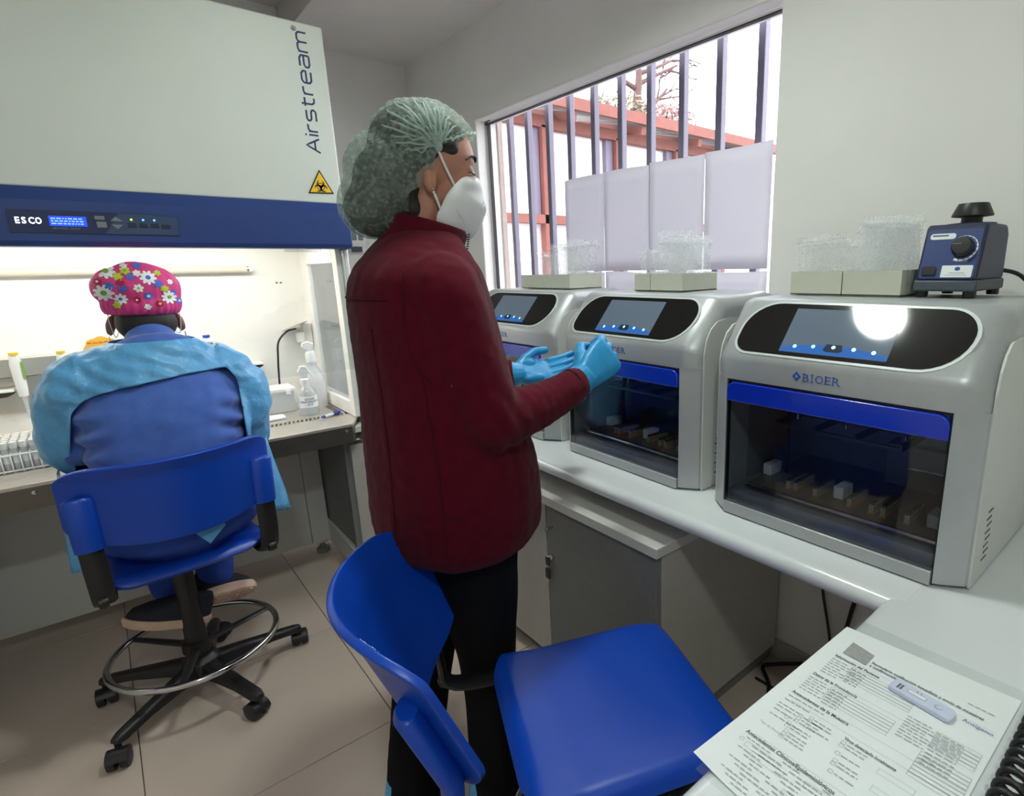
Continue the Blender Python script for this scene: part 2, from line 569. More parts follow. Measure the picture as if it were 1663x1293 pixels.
win = bpy.data.objects.new('window_1', None); COL.objects.link(win); struct(win)
win.location = (1.6, 1.81, WZ0)
XG = 1.612
MB().box(XG-0.004, XG+0.03, WY0, WY1, WZ0, WZ0+0.03).box(XG-0.004, XG+0.03, WY0, WY0+0.004, WZ0, WZ1).box(XG-0.004, XG+0.03, WY1-0.022, WY1-0.012, WZ0, WZ1)\
    .box(XG-0.004, XG+0.03, WY0, WY1, WZ1-0.02, WZ1-0.012).build('window_frame', m['window_frame'], win)
MB().box(XG-0.006, XG+0.012, WY0, WY1, WZ1-0.0225, WZ1-0.019).box(XG-0.006, XG+0.012, WY1-0.0245, WY1-0.021, WZ0, WZ1).build('seal', m['seal_black'], win)
MB().box(XG+0.002, XG+0.006, WY0+0.004, WY1-0.022, WZ0+0.03, WZ1-0.02).build('pane', m['glass'], win)

# sheets taped over the lower part of the window
ys = [2.022, 1.770, 1.519, 1.262, 1.004]
nm = ['leftmost', 'second from left', 'third from left', 'rightmost']
for r, (z0, z1) in enumerate(((1.308, 1.688), (0.965, 1.302))):
    for c in range(4):
        me = MB()
        n = 8; rings = []
        y0, y1 = ys[c]-0.0015, ys[c+1]+0.0015
        vs = []; fs = []
        for a in range(n+1):
            for b in range(n+1):
                u = a/n; w = b/n
                bow = 0.004*sin(pi*u)*(0.6+0.4*w)+0.002*sin(5*u+3*w+c)
                vs.append((XG-0.010-bow*0.5, y0+(y1-y0)*u, z0+(z1-z0)*w+(0.004*sin(3.1*u+c) if w == 1 else 0)))
        for a in range(n):
            for b in range(n):
                i = a*(n+1)+b
                fs.append((i, i+1, i+n+2, i+n+1))
        me.add(vs, fs)
        o = me.build('paper_sheet', m['window_paper'], smooth=180)
        sd = o.modifiers.new('t', 'SOLIDIFY'); sd.thickness = 0.0006
        tag(o, 'plain white sheet taped on the window, %s of the %s row' % (nm[c], ('upper', 'lower')[r]), 'paper sheet', 'sheets covering the window')

# ------------------------------------------------------------------ outside the window
struct(MB().box(1.68, 26, -14, 22, -0.5, -0.3).build('ground_outside', m['asphalt']))
tag(MB().box(1.6725, 1.70, WY1-0.012, WY1+0.3, -0.3, 2.6).build('stucco_pier', m['concrete_pillar'], bevel=0.004), 'rough pinkish stucco pier outside the left edge of the window', 'pier')
gr = thing('window_grille', 'dark grey vertical steel security bars outside the window', 'grille', (1.733, 1.85, 0.8))
for y in (2.62, 2.46, 2.29, 2.13, 1.965, 1.797, 1.634, 1.471, 1.303, 1.139):
    MB().box(1.72, 1.748, y-0.014, y+0.0135, 0.8, 2.3).build('bar', m['bar_paint'], gr, bevel=0.002, seg=1)
for z in (0.84, 2.2): MB().box(1.748, 1.76, 1.0, 2.75, z, z+0.04).build('cross_rail', m['bar_paint'], gr)

nb = thing('neighbour_shed', 'white walled shed with red oxide steel frame and sheet roof beyond the window', 'building', (4.5, 4.6, -0.3))
MB().box(2.0, 9.5, 4.58, 4.7, -0.3, 2.7).build('wall', m['outdoor_white'], nb)
MB().box(2.0, 7.0, 4.47, 4.56, 2.58, 2.68).build('eaves_beam', m['red_oxide'], nb)
MB().box(2.0, 7.0, 4.47, 4.56, 1.74, 1.82).build('middle_beam', m['red_oxide'], nb)
for x in (3.33, 4.26, 5.18, 6.1):
    po = MB().box(x-0.03, x+0.03, 4.47, 4.55, -0.3, 2.6).build('post', m['red_oxide'], nb)
    MB().box(x-0.13, x-0.04, 4.52, 4.57, 1.82, 2.58).build('grey_post_face', m['bar_paint'], po)
rs = MB()
for k in range(24):
    x0 = 2.0+k*0.21
    rs.add([(x0, 4.25, 2.72), (x0+0.105, 4.25, 2.75), (x0+0.21, 4.25, 2.72), (x0, 5.9, 3.12), (x0+0.105, 5.9, 3.15), (x0+0.21, 5.9, 3.12)], [(0, 1, 4, 3), (1, 2, 5, 4)])
o = rs.build('roof_sheet', m['roof_sheet'], nb); o.modifiers.new('t', 'SOLIDIFY').thickness = 0.02
MB().box(2.0, 7.0, 4.2, 4.25, 2.70, 2.80).build('fascia', m['red_oxide'], nb)
for x in (2.6, 3.5, 4.4, 5.3, 6.2):
    MB().obox((x, 4.75, 2.77), (0.03, 0, 0), (0, 0.5, 0.12), (0, -0.008, 0.035)).build('rafter', m['red_oxide'], nb)

# bare tree and bushy crown behind the shed
tree = thing('bare_tree', 'bare thin tree with a few twigs beyond the shed roof', 'tree', (9.2, 9.0, -0.3))
tb = MB()
tb.tube(catmull([(9.2, 9, -0.3), (9.15, 9, 2), (9.22, 9, 3.6), (9.12, 9, 4.6), (9.18, 9, 5.2), (9.05, 9, 5.9)]), [0.17-0.0042*i for i in range(31)], 8)
rnd = random.Random(3)
def branch(mb, p, d, L, r, dep):
    q = p+d*L*0.5+Vector((rnd.uniform(-.1, .1), rnd.uniform(-.1, .1), rnd.uniform(0, .1)))*L
    e = p+d*L+Vector((rnd.uniform(-.2, .2), rnd.uniform(-.2, .2), rnd.uniform(-.1, .25)))*L
    mb.tube([p, q, e], [r, r*0.7, r*0.4], 5)
    if dep:
        for _ in range(3):
            dd = (d+Vector((rnd.uniform(-.8, .8), rnd.uniform(-.6, .6), rnd.uniform(-.5, .7)))).normalized()
            branch(mb, q.lerp(e, rnd.uniform(0, 1)), dd, L*0.6, r*0.5, dep-1)
for z, dx in ((3.9, 1), (4.5, 1), (4.9, -1), (5.2, 1), (5.5, -1), (5.0, 1)):
    branch(tb, V(9.15, 9, z), V(dx*0.9, 0.1, 0.35).normalized(), 1.1, 0.06, 3)
tb.build('trunk', m['bark'], tree, smooth=180)
def bush(name, label, c, r, n, mt, seed, stem):
    t = thing(name, label, 'bush', (c[0], c[1], -0.3))
    rr = random.Random(seed); lf = MB(); st = MB()
    st.tube([(c[0], c[1], -0.3), (c[0]+0.1, c[1], 1.5), c], [0.1, 0.08, 0.04], 6)
    for k in range(14):
        a = rr.uniform(0, 6.28); e = V(c[0]+r[0]*0.8*cos(a), c[1]+r[1]*0.8*sin(a), c[2]+r[2]*rr.uniform(-.6, .8))
        st.tube([V(*c)-V(0, 0, r[2]*0.8), (V(*c)+e)/2, e], [0.03, 0.02, 0.008], 5)
    for k in range(n):
        while True:
            p = V(rr.uniform(-1, 1), rr.uniform(-1, 1), rr.uniform(-1, 1))
            if 0.25 < p.length < 1: break
        p = V(c[0]+p.x*r[0], c[1]+p.y*r[1], c[2]+p.z*r[2])
        a = V(rr.uniform(-1, 1), rr.uniform(-1, 1), rr.uniform(-1, 1)).normalized()*rr.uniform(0.05, 0.1)
        b = a.orthogonal().normalized()*a.length*0.45
        lf.add([p-a, p+b, p+a, p-b], [(0, 1, 2, 3)])
    o = lf.build('foliage', m[mt], t); o['kind'] = 'stuff'
    st.build('branches', m['bark'], t, smooth=180)
bush('bush', 'pinkish bushy crown behind the shed roof, right of the bare trunk', (9.75, 8.8, 4.15), (0.85, 0.7, 0.55), 1500, 'leaf_pink', 1, True)
bush('bush', 'green tinged bushy crown behind the shed roof, left of the bare trunk', (8.35, 8.8, 4.2), (0.75, 0.7, 0.5), 1100, 'leaf', 2, True)

# ------------------------------------------------------------------ round ceiling lamp
lp = thing('ceiling_lamp', 'round white flush ceiling lamp seen only as a reflection', 'lamp', (0.79, 1.02, ZC))
MB().lathe([(0.118, 0), (0.118, -0.03), (0.106, -0.035), (0.106, -0.02), (0.106, 0)], (0.79, 1.02, ZC-0.001), n=40).build('rim', m['plastic_white'], lp, smooth=40)
MB().lathe([(0.001, -0.033), (0.1, -0.033), (0.104, -0.028), (0.104, -0.022), (0.001, -0.022)][::-1], (0.79, 1.02, ZC), n=40).build('diffuser', m['lamp_glow'], lp, smooth=40)
fill_lp = thing('ceiling_lamp', 'added round white ceiling lamp, unseen behind the camera, filling the room with light', 'lamp', (-0.3, -0.5, ZC))  # unseen lamp, added behind the camera to fill the room with light
MB().lathe([(0.118, 0), (0.118, -0.03), (0.106, -0.035), (0.106, -0.02), (0.106, 0)], (-0.3, -0.5, ZC-0.001), n=40).build('rim', m['plastic_white'], fill_lp, smooth=40)
MB().lathe([(0.001, -0.033), (0.1, -0.033), (0.104, -0.028), (0.104, -0.022), (0.001, -0.022)][::-1], (-0.3, -0.5, ZC), n=40).build('diffuser', m['lamp_glow'], fill_lp, smooth=40)

# ================================================================== BIOSAFETY CABINET
bc = thing('biosafety_cabinet', 'large white biosafety cabinet with a navy control band and lit steel work chamber', 'cabinet', (0.09, 2.75, 0))
CX0, CX1 = -0.58, 0.76
MB().box(CX0, CX1, 2.30, 3.25, 1.572, 2.16).build('upper_housing', m['white_enamel'], bc, bevel=0.006, seg=3)
band = MB().prism([(2.302, 1.574), (2.281, 1.547), (2.272, 1.535), (2.272, 1.425), (2.282, 1.41), (2.36, 1.41), (2.36, 1.574)], CX0, CX1+0.008, 'X').build('control_band', m['navy_enamel'], bc, bevel=0.004, seg=3)
MB().box(CX0, CX1, 2.36, 3.25, 1.47, 1.574).build('lamp_housing', m['hood_white'], bc)
MB().box(CX0+0.03, CX1-0.036, 2.846, 2.87, 0.70, 1.47).build('back_liner', m['hood_white'], bc)
MB().box(CX0, CX0+0.03, 2.33, 3.2, 0.70, 1.47).build('left_side_liner', m['hood_white'], bc)
# right-hand side: glazed side wall between two uprights, and the outer skin
MB().box(0.722, 0.742, 2.76, 2.85, 0.742, 1.47).box(0.722, 0.742, 2.345, 2.40, 0.742, 1.47).box(0.722, 0.742, 2.40, 2.76, 0.742, 0.80).box(0.722, 0.742, 2.40, 2.76, 1.36, 1.47)\
    .build('side_frame', m['hood_white'], bc, bevel=0.002)
MB().box(0.729, 0.735, 2.40, 2.76, 0.80, 1.36).build('side_window', m['glass'], bc)
MB().box(0.745, CX1, 2.87, 3.25, 0.64, 1.572).box(CX0, CX0+0.03, 2.87, 3.25, 0.64, 1.572).box(CX0, CX1, 3.2, 3.25, 0.64, 1.5).build('rear_skin', m['white_enamel'], bc)
MB().box(0.742, CX1+0.002, 2.315, 2.42, 0.63, 1.41).build('side_post', m['panel_white'], bc, bevel=0.006)
for z0, z1 in ((0.63, 0.80), (1.36, 1.572)): MB().box(0.742, CX1, 2.42, 2.87, z0, z1).build('side_skin', m['panel_white'], bc)
# sash
sg = MB().box(CX0+0.03, 0.742, 2.337, 2.343, 0.945, 1.45).build('sash_glass', m['glass'], bc)
MB().box(0.545, 0.668, 2.325, 2.337, 1.398, 1.412).build('sash_handle', m['clear_plastic'], bc)
# stainless work surface with a slotted front grille and chamfered front corner
MB().box(CX0+0.03, 0.722, 2.50, 2.85, 0.715, 0.740).build('work_tray', m['steel'], bc, bevel=0.002)
MB().prism([(CX0, 2.262), (0.68, 2.262), (0.758, 2.40), (0.758, 2.425), (CX0, 2.425)], 0.728, 0.740, 'Z').build('front_sill', m['steel'], bc, bevel=0.002)
MB().box(CX0+0.03, 0.722, 2.42, 2.505, 0.700, 0.712).build('grille_trough', m['black'], bc)
g = MB()
g.box(CX0+0.03, 0.722, 2.425, 2.44, 0.734, 0.740).box(CX0+0.03, 0.722, 2.478, 2.50, 0.734, 0.740)
x = CX0+0.03
while x < 0.715:
    g.obox((x+0.005, 2.459, 0.737), (0.0034, 0, 0), (0.006, 0.024, 0), (0, 0, 0.003)); x += 0.0155
g.build('slotted_grille', m['steel'], bc)
sl = MB()
for k in range(6): sl.box(0.690, 0.716, 2.53+k*0.022, 2.54+k*0.022, 0.7402, 0.7408)
sl.build('side_slots', m['black'], bc)
MB().prism([(2.266, 0.662), (2.266, 0.728), (2.29, 0.728), (2.29, 0.662)], CX0, 0.68, 'X').build('apron', m['steel_dark'], bc)  # darker steel puts the shade of the under-lit front face into its colour
MB().prism([(0.68, 2.266), (0.757, 2.402), (0.757, 2.43), (0.66, 2.29)], 0.662, 0.728, 'Z').build('apron_corner', m['steel_dark'], bc)  # shade painted in with the same dark steel
for bx_ in (-0.225, 0.655):
    MB().lathe([(0.0, 0), (0.007, 0), (0.006, -0.004), (0.0, -0.005)], (bx_, 2.266, 0.712), 'Y', 12).build('bolt', m['chrome'], bc, smooth=40)
# chamber lighting and ultraviolet tube
MB().box(-0.45, 0.62, 2.50, 2.58, 1.452, 1.468).build('chamber_lamp', m['hood_glow'], bc)
uv = MB().tube([(-0.5, 2.822, 1.345), (0.505, 2.822, 1.345)], 0.0145, 14).build('uv_tube', m['tube_cream'], bc, smooth=60)
MB().tube([(0.455, 2.822, 1.345), (0.512, 2.822, 1.345)], 0.0132, 14).build('tube_end', m['chrome'], uv, smooth=60)
MB().box(0.512, 0.53, 2.81, 2.846, 1.333, 1.358).build('tube_holder', m['plastic_white'], uv, bevel=0.003)
for xx in (0.615, 0.632): MB().lathe([(0.0, 0), (0.004, 0), (0.003, -0.003), (0.0, -0.003)], (xx, 2.845, 1.285), 'Y', 10).build('wall_screw', m['steel_dark'], bc)
# stand
MB().box(CX0, 0.575, 2.74, 2.755, 0.075, 0.66).build('lower_panel', m['panel_white'], bc)
MB().box(0.578, 0.655, 2.735, 2.76, 0.075, 0.66).build('lower_panel_edge', m['panel_white'], bc)
for x0 in (0.60, CX0): MB().box(x0, x0+0.055, 2.765, 2.82, 0.05, 0.66).build('rear_leg', m['panel_white'], bc, bevel=0.003)
MB().box(0.664, 0.684, 2.36, 2.80, 0.17, 0.662).build('side_panel', m['grey_laminate'], bc)
MB().box(CX0+0.06, CX0+0.08, 2.36, 2.74, 0.17, 0.662).build('side_panel', m['grey_laminate'], bc)
MB().box(CX0, CX0+0.06, 2.34, 2.40, 0.05, 0.66).build('front_leg', m['melamine'], bc, bevel=0.003)
MB().box(CX0, CX0+0.09, 2.20, 2.76, 0.06, 0.155).build('base_rail', m['panel_white'], bc, bevel=0.004)
MB().box(0.684, 0.745, 2.34, 2.40, 0.05, 0.63).build('front_leg', m['melamine'], bc, bevel=0.003)
MB().box(0.655, 0.745, 2.20, 2.82, 0.06, 0.155).build('base_rail', m['panel_white'], bc, bevel=0.004)
MB().box(CX0, 0.7, 2.77, 2.81, 0.62, 0.66).build('top_rail', m['panel_white'], bc)
for fx, fy in ((0.63, 2.79), (0.70, 2.26), (-0.54, 2.79)):
    MB().lathe([(0.012, 0.06), (0.012, 0.025), (0.028, 0.02), (0.03, 0.0)], (fx, fy, 0), n=14).build('foot', m['grey_laminate'], bc, smooth=40)
MB().box(CX0, 0.745, 2.30, 2.87, 0.690, 0.714).build('chamber_base', m['panel_white'], bc)
# lettering on the housing
GL = {'A': (1.5, [[(0, 0), (0.75, 1.42), (1.5, 0)], [(0.28, 0.5), (1.22, 0.5)]]), 'i': (0, [[(0, 0), (0, 1)], [(0, 1.27), (0, 1.42)]]),
      'r': (0.75, [[(0, 0), (0, 1)], [(0, 0.62), (0.05, 0.86), (0.25, 1), (0.75, 1)]]), 's': (1.15, [[(1.1, 1), (0.25, 1), (0.02, 0.87), (0.02, 0.66), (0.22, 0.52), (0.95, 0.49), (1.15, 0.36), (1.15, 0.15), (0.93, 0), (0, 0)]]),
      't': (0.9, [[(0.25, 1.36), (0.25, 0.25), (0.45, 0.02), (0.9, 0)], [(0, 1), (0.9, 1)]]), 'e': (1.25, [[(0.03, 0.52), (1.25, 0.52), (1.24, 0.8), (0.98, 1), (0.28, 1), (0.02, 0.78), (0.02, 0.22), (0.28, 0), (1.18, 0)]]),
      'a': (1.2, [[(0.08, 1), (0.92, 1), (1.2, 0.8), (1.2, 0)], [(1.2, 0), (0.28, 0), (0.02, 0.14), (0.02, 0.42), (0.28, 0.56), (1.2, 0.56)]]),
      'm': (1.95, [[(0, 0), (0, 1)], [(0, 0.7), (0.06, 0.9), (0.26, 1), (0.72, 1), (0.95, 0.82), (0.97, 0)], [(0.97, 0.7), (1.03, 0.9), (1.23, 1), (1.7, 1), (1.93, 0.82), (1.95, 0)]])}
pos = 0.0; US = 0.0307
for ch in 'Airstream':
    wd_, strokes = GL[ch]; lt = MB()
    for st_ in strokes:
        pts = []
        for q in range(len(st_)-1):
            a, b = st_[q], st_[q+1]
            for k in range(5): pts.append((a[0]+(b[0]-a[0])*k/5, a[1]+(b[1]-a[1])*k/5))
        pts.append(st_[-1])
        P3 = [V(0.703-y*US, 2.2994, 1.744+(pos+x)*US) for x, y in pts]
        lt.tube(P3, (0.0024 if ch != 'A' or st_[0][1] else 0.0024, 0.0006)[::-1] if False else [(0.0006, 0.0030)]*len(P3), 8, ref=(0, 1, 0))
    lt.build('letter', m['text_navy'], bc)
    pos += wd_+0.385
put_text('registered_mark', '®', 0.022, (0.674, 2.2988, 2.128), (0, 0, 1), (-1, 0, 0), m['text_navy'], bc)
# biohazard triangle
hz = MB().prism([(0.643, 1.603), (0.731, 1.606), (0.689, 1.687)], 2.2975, 2.2995, 'Y').build('hazard_sticker', m['black'], bc)
def inset(poly, k):
    cx = sum(p[0] for p in poly)/len(poly); cy = sum(p[1] for p in poly)/len(poly)
    return [(cx+(p[0]-cx)*k, cy+(p[1]-cy)*k) for p in poly]
MB().prism(inset([(0.643, 1.603), (0.731, 1.606), (0.689, 1.687)], 0.84), 2.2968, 2.2976, 'Y').build('sticker_face', m['hazard_yellow'], hz)
bh = MB(); c0 = (0.688, 1.628)
def arc(mb, cx, cz, r, w0, a0, a1, y, n=20, wend=None):
    R = []
    for k in range(n+1):
        t = k/n; a = a0+(a1-a0)*t; w = w0*(0.25+0.75*sin(pi*t)) if wend else w0
        R.append([V(cx+(r-w)*cos(a), y, cz+(r-w)*sin(a)), V(cx+(r+w)*cos(a), y, cz+(r+w)*sin(a))])
    vs = [p for q in R for p in q]
    mb.add(vs, [(2*i, 2*i+1, 2*i+3, 2*i+2) for i in range(n)])
for k in range(3):
    a = pi/2+k*2*pi/3
    cx, cz = c0[0]+0.0115*cos(a), c0[1]+0.0115*sin(a)
    arc(bh, cx, cz, 0.0105, 0.0034, a+0.45-2*pi+0.0, a-0.45, 2.2964, wend=True)
arc(bh, c0[0], c0[1], 0.0125, 0.0012, 0, 2*pi, 2.2963, 30)
o = bh.build('sticker_symbol', m['black'], hz)
# control panel
pn = MB().prism([(-0.135, 1.447), (0.24, 1.444), (0.243, 1.500), (0.17, 1.508), (-0.135, 1.508)], 2.2695, 2.2725, 'Y').build('keypad', m['navy_dark'], bc)
MB().prism([(0.062, 1.447), (0.238, 1.447), (0.241, 1.499), (0.17, 1.505), (0.10, 1.506)], 2.2688, 2.2698, 'Y').build('keypad_plate', m['keypad'], pn)
for k_, ch in enumerate('ESCO'): put_text('lit_letter', ch, 0.0235, (-0.1225+0.0135*k_, 2.2690, 1.471), (1, 0, 0), (0, 0, 1), m['lit_white'], pn, sx=(0.86, 0.86, 0.76, 0.68)[k_], bold=0.0003)
lc = MB().box(-0.054, 0.025, 2.2685, 2.27, 1.466, 1.493).build('display', m['lcd'], bc)
rl = random.Random(2)
for zr_ in (1.4865, 1.4795, 1.4725):
    db = MB(); xx = -0.050
    while xx < 0.018:
        w_ = rl.uniform(0.003, 0.010); db.box(xx, min(xx+w_, 0.021), 2.2682, 2.2685, zr_-0.0016, zr_+0.0016); xx += w_+0.0025
    db.build('display_row', m['lcd_text'], lc)['kind'] = 'stuff'
put_text('panel_print', 'SENTINEL GOLD', 0.0075, (-0.050, 2.2690, 1.457), (1, 0, 0), (0, 0, 1), m['key_grey'], pn, sx=1.05, extrude=0.0001)
for (x0, x1, z0, z1, mt) in ((0.044, 0.066, 1.486, 1.497, 'key_grey'), (0.046, 0.068, 1.464, 1.481, 'key_grey'), (0.117, 0.137, 1.467, 1.480, 'key_dark'), (0.144, 0.164, 1.467, 1.480, 'key_dark'), (0.171, 0.191, 1.467, 1.480, 'key_dark'), (0.198, 0.220, 1.465, 1.478, 'key_dark')):
    MB().box(x0, x1, 2.2676, 2.269, z0, z1).build('button', m[mt], bc, bevel=0.0015)
for (pz, s) in ((1.489, 1), (1.469, -1)):
    MB().prism([(0.078, pz-0.005*s), (0.106, pz-0.005*s), (0.092, pz+0.008*s)], 2.2676, 2.269, 'Y').build('arrow_button', m['key_grey'], bc)
for x, mt in ((0.127, 'led_green'), (0.155, 'led_blue'), (0.182, 'led_blue')):
    MB().ell((x, 2.2685, 1.4895), (0.0028, 0.001, 0.0028), 10, 6).build('indicator', m[mt], bc, smooth=180)

# ------------------------------------------------------------------ things in the chamber
ZT = 0.7402
t = thing('sanitizer_bottle', 'clear alcohol bottle with white trigger cap and printed label in the cabinet', 'bottle', (0.602, 2.56, ZT))
MB().lathe([(0.001, 0), (0.036, 0), (0.039, 0.006), (0.039, 0.085), (0.036, 0.10), (0.022, 0.118), (0.015, 0.124), (0.015, 0.132), (0.001, 0.132)], (0.602, 2.56, ZT), n=28).build('bottle_body', m['clear_plastic'], t, smooth=50)
MB().lathe([(0.001, 0.002), (0.036, 0.003), (0.037, 0.03), (0.001, 0.03)], (0.602, 2.56, ZT), n=24).build('liquid', m['clear_plastic'], t, smooth=50)
R = []
for k in range(13):
    a = radians(-90-62+k*124/12)
    R.append([V(0.602+0.0396*cos(a), 2.56+0.0396*sin(a), ZT+0.034), V(0.602+0.0396*cos(a), 2.56+0.0396*sin(a), ZT+0.083)])
lb = MB().add([p for q in R for p in q], [(2*i, 2*i+2, 2*i+3, 2*i+1) for i in range(12)]).build('label', m['paper'], t)
for i, (s, z) in enumerate((('ALCOHOL', 0.067), ('DESNATURALIZADO', 0.056), ('AL 70', 0.045))):
    me = text_mesh(s, 0.0105, align='CENTER', bold=0.00025, sx=0.8, extrude=0.0)
    for v in me.vertices:
        a = -pi/2+v.co.x/0.0400
        v.co = V(0.602+0.0400*cos(a), 2.56+0.0400*sin(a), ZT+z+v.co.y)
    me.materials.append(m['ink']); me.transform(Matrix.Translation(-world_loc(lb))); put('label_text', me, lb)
MB().lathe([(0.001, 0.124), (0.0175, 0.124), (0.0175, 0.150), (0.012, 0.156), (0.001, 0.156)], (0.602, 2.56, ZT), n=20).build('collar', m['plastic_white'], t, smooth=40)
MB().prism([(0.584, ZT+0.165), (0.580, ZT+0.185), (0.590, ZT+0.208), (0.612, ZT+0.206), (0.62, ZT+0.19), (0.614, ZT+0.156), (0.600, ZT+0.156)], 2.550, 2.571, 'Y').build('trigger_head', m['plastic_white'], t, bevel=0.004)
MB().tube([(0.608, 2.56, ZT+0.19), (0.626, 2.56, ZT+0.176), (0.630, 2.56, ZT+0.160)], 0.004, 8).build('trigger', m['plastic_white'], t)
t = thing('spray_bottle', 'tall milky spray bottle with white nozzle behind the alcohol bottle', 'bottle', (0.672, 2.695, ZT))
MB().lathe([(0.001, 0), (0.044, 0), (0.046, 0.008), (0.046, 0.105), (0.040, 0.135), (0.024, 0.170), (0.017, 0.185), (0.017, 0.205), (0.001, 0.205)], (0.672, 2.695, ZT), n=28).build('bottle_body', m['milky_plastic'], t, smooth=50)
MB().lathe([(0.001, 0.20), (0.021, 0.20), (0.021, 0.240), (0.015, 0.25), (0.001, 0.25)], (0.672, 2.695, ZT), n=20).build('collar', m['plastic_white'], t, smooth=40)
MB().prism([(0.640, ZT+0.268), (0.642, ZT+0.287), (0.668, ZT+0.294), (0.688, ZT+0.280), (0.684, ZT+0.25), (0.660, ZT+0.25)], 2.684, 2.706, 'Y').build('nozzle_head', m['plastic_white'], t, bevel=0.004)
t = thing('plastic_box', 'white plastic storage box with clip lid on the cabinet work tray', 'box', (0.51, 2.71, ZT))
MB().box(0.440, 0.582, 2.660, 2.77, ZT, ZT+0.088).build('box_body', m['milky_plastic'], t, bevel=0.006, seg=3)
MB().box(0.436, 0.586, 2.656, 2.774, ZT+0.088, ZT+0.108).build('lid', m['plastic_white'], t, bevel=0.006, seg=3)
for x in (0.458, 0.545): MB().box(x, x+0.02, 2.652, 2.658, ZT+0.078, ZT+0.098).build('clip', m['plastic_white'], t, bevel=0.002)
t = MB()
t.box(0.435, 0.51, 2.535, 2.60, ZT, ZT+0.012).build('paper_towel', m['paper'], bevel=0.005, seg=2)
tag(bpy.data.objects['paper_towel'], 'folded white paper towel beside the storage box', 'towel')
t = thing('marker_pen', 'white marker pen with blue caps lying on the grille', 'marker', (0.655, 2.45, 0.748))
d = V(0.695-0.615, 2.475-2.425, 0).normalized()
p0 = V(0.615, 2.422, 0.748)
MB().tube([p0+d*0.012, p0+d*0.062], 0.006, 12).build('barrel', m['plastic_white'], t, smooth=60)
MB().tube([p0, p0+d*0.012], [0.0045, 0.0065], 12).build('tail_plug', m['cap_blue'], t, smooth=60)
MB().tube([p0+d*0.060, p0+d*0.098], 0.0078, 12).build('cap', m['cap_blue'], t, smooth=60)
# socket with open steel flap and black cord
t = thing('wall_socket', 'cream socket with open steel flap and black cord on the chamber wall', 'socket', (0.70, 2.84, 1.0))
MB().box(0.682, 0.720, 2.80, 2.846, 1.008, 1.105).build('socket_plate', m['hood_white'], t, bevel=0.004)
MB().box(0.655, 0.684, 2.79, 2.83, 1.02, 1.065).build('plug', m['hood_white'], t, bevel=0.003)
MB().obox((0.650, 2.80, 1.094), (0.046, 0, 0.017), (0, 0.035, -0.004), (-0.0006, 0, 0.0016)).build('flap', m['steel'], t)
MB().tube(catmull([(0.655, 2.80, 1.082), (0.615, 2.80, 1.072), (0.577, 2.80, 1.03), (0.566, 2.80, 0.96), (0.560, 2.80, 0.90), (0.556, 2.80, 0.83), (0.56, 2.80, 0.742)]), 0.0042, 8).build('cord', m['black_plastic'], t, smooth=180)
# pipettes on the rail
t = thing('pipette_rail', 'grey metal pipette rail fixed on the chamber wall', 'rail', (-0.32, 2.80, 1.0))
MB().box(-0.55, -0.072, 2.785, 2.80, 0.993, 1.056).build('rail_plate', m['steel'], t, bevel=0.002)
MB().box(-0.55, -0.072, 2.80, 2.846, 1.04, 1.056).build('rail_bracket', m['steel'], t)
MB().box(-0.55, -0.075, 2.83, 2.845, 0.86, 0.985).build('drip_plate', m['steel'], t)
def pipette(x, y, ztop, mt, label):
    t = thing('pipette', label, 'pipette', (x, y, ztop-0.2), 0, 'pipettes in the cabinet')
    MB().lathe([(0.001, 0.002), (0.013, 0.002), (0.012, -0.008), (0.001, -0.008)], (x, y, ztop), n=14).build('plunger_cap', m[mt], t, smooth=40)
    MB().tube([(x, y, ztop-0.008), (x, y, ztop-0.04), (x, y, ztop-0.12), (x, y, ztop-0.15)], [(0.012, 0.010), (0.017, 0.013), (0.015, 0.012), (0.013, 0.011)], 12, ref=(1, 0, 0)).build('grip', m['plastic_white'], t, smooth=50)
    MB().tube([(x, y, ztop-0.148), (x, y, ztop-0.17), (x, y, ztop-0.23)], [0.009, 0.006, 0.0025], 10).build('tip_cone', m['milky_plastic'], t, smooth=50)
    MB().box(x+0.0125, x+0.0172, y-0.012, y-0.003, ztop-0.09, ztop-0.03).build('green_stripe', m['print_green'], t)
pipette(-0.235, 2.765, 1.076, 'cap_yellow', 'white pipette with yellow cap, left end of the rail')
pipette(-0.118, 2.765, 1.069, 'cap_yellow', 'white pipette with yellow cap beside the orange note')
pipette(0.315, 2.765, 1.085, 'cap_blue', 'white pipette with blue cap behind the seated worker')
MB().box(0.286, 0.345, 2.748, 2.78, 1.058, 1.066).build('finger_hook', m['plastic_white'], bpy.data.objects['pipette.002'], bevel=0.002)
def holder(x0, x1, label):
    t = thing('pipette_holder', label, 'holder', ((x0+x1)/2, 2.80, 0.92), 0, 'pipette holders')
    MB().prism([(x0, 0.925), (x0+0.04, 0.918), (x1-0.02, 0.928), (x1, 0.938), (x1, 0.944), (x0, 0.944)], 2.765, 2.80, 'Y').build('black_cradle', m['black_plastic'], t, bevel=0.003)
    MB().box(x0, x1, 2.76, 2.846, 0.944, 0.952).build('shelf_plate', m['hood_white'], t, bevel=0.002)
holder(0.39, 0.50, 'black pipette cradle on cream bracket right of the seated worker')
holder(-0.42, -0.255, 'black pipette cradle at the left edge of the picture')
t = thing('orange_note', 'orange scalloped note with black handwriting stuck on the chamber wall', 'note', (-0.005, 2.84, 1.03))
pts = []
for k in range(40):
    a = 2*pi*k/40; r = 0.052*(1+0.05*cos(8*a))
    pts.append((-0.005+r*cos(a), 1.058+r*0.9*sin(a)))
MB().prism(pts, 2.841, 2.845, 'Y').build('note_sheet', m['note_orange'], t)
rs2 = random.Random(8)
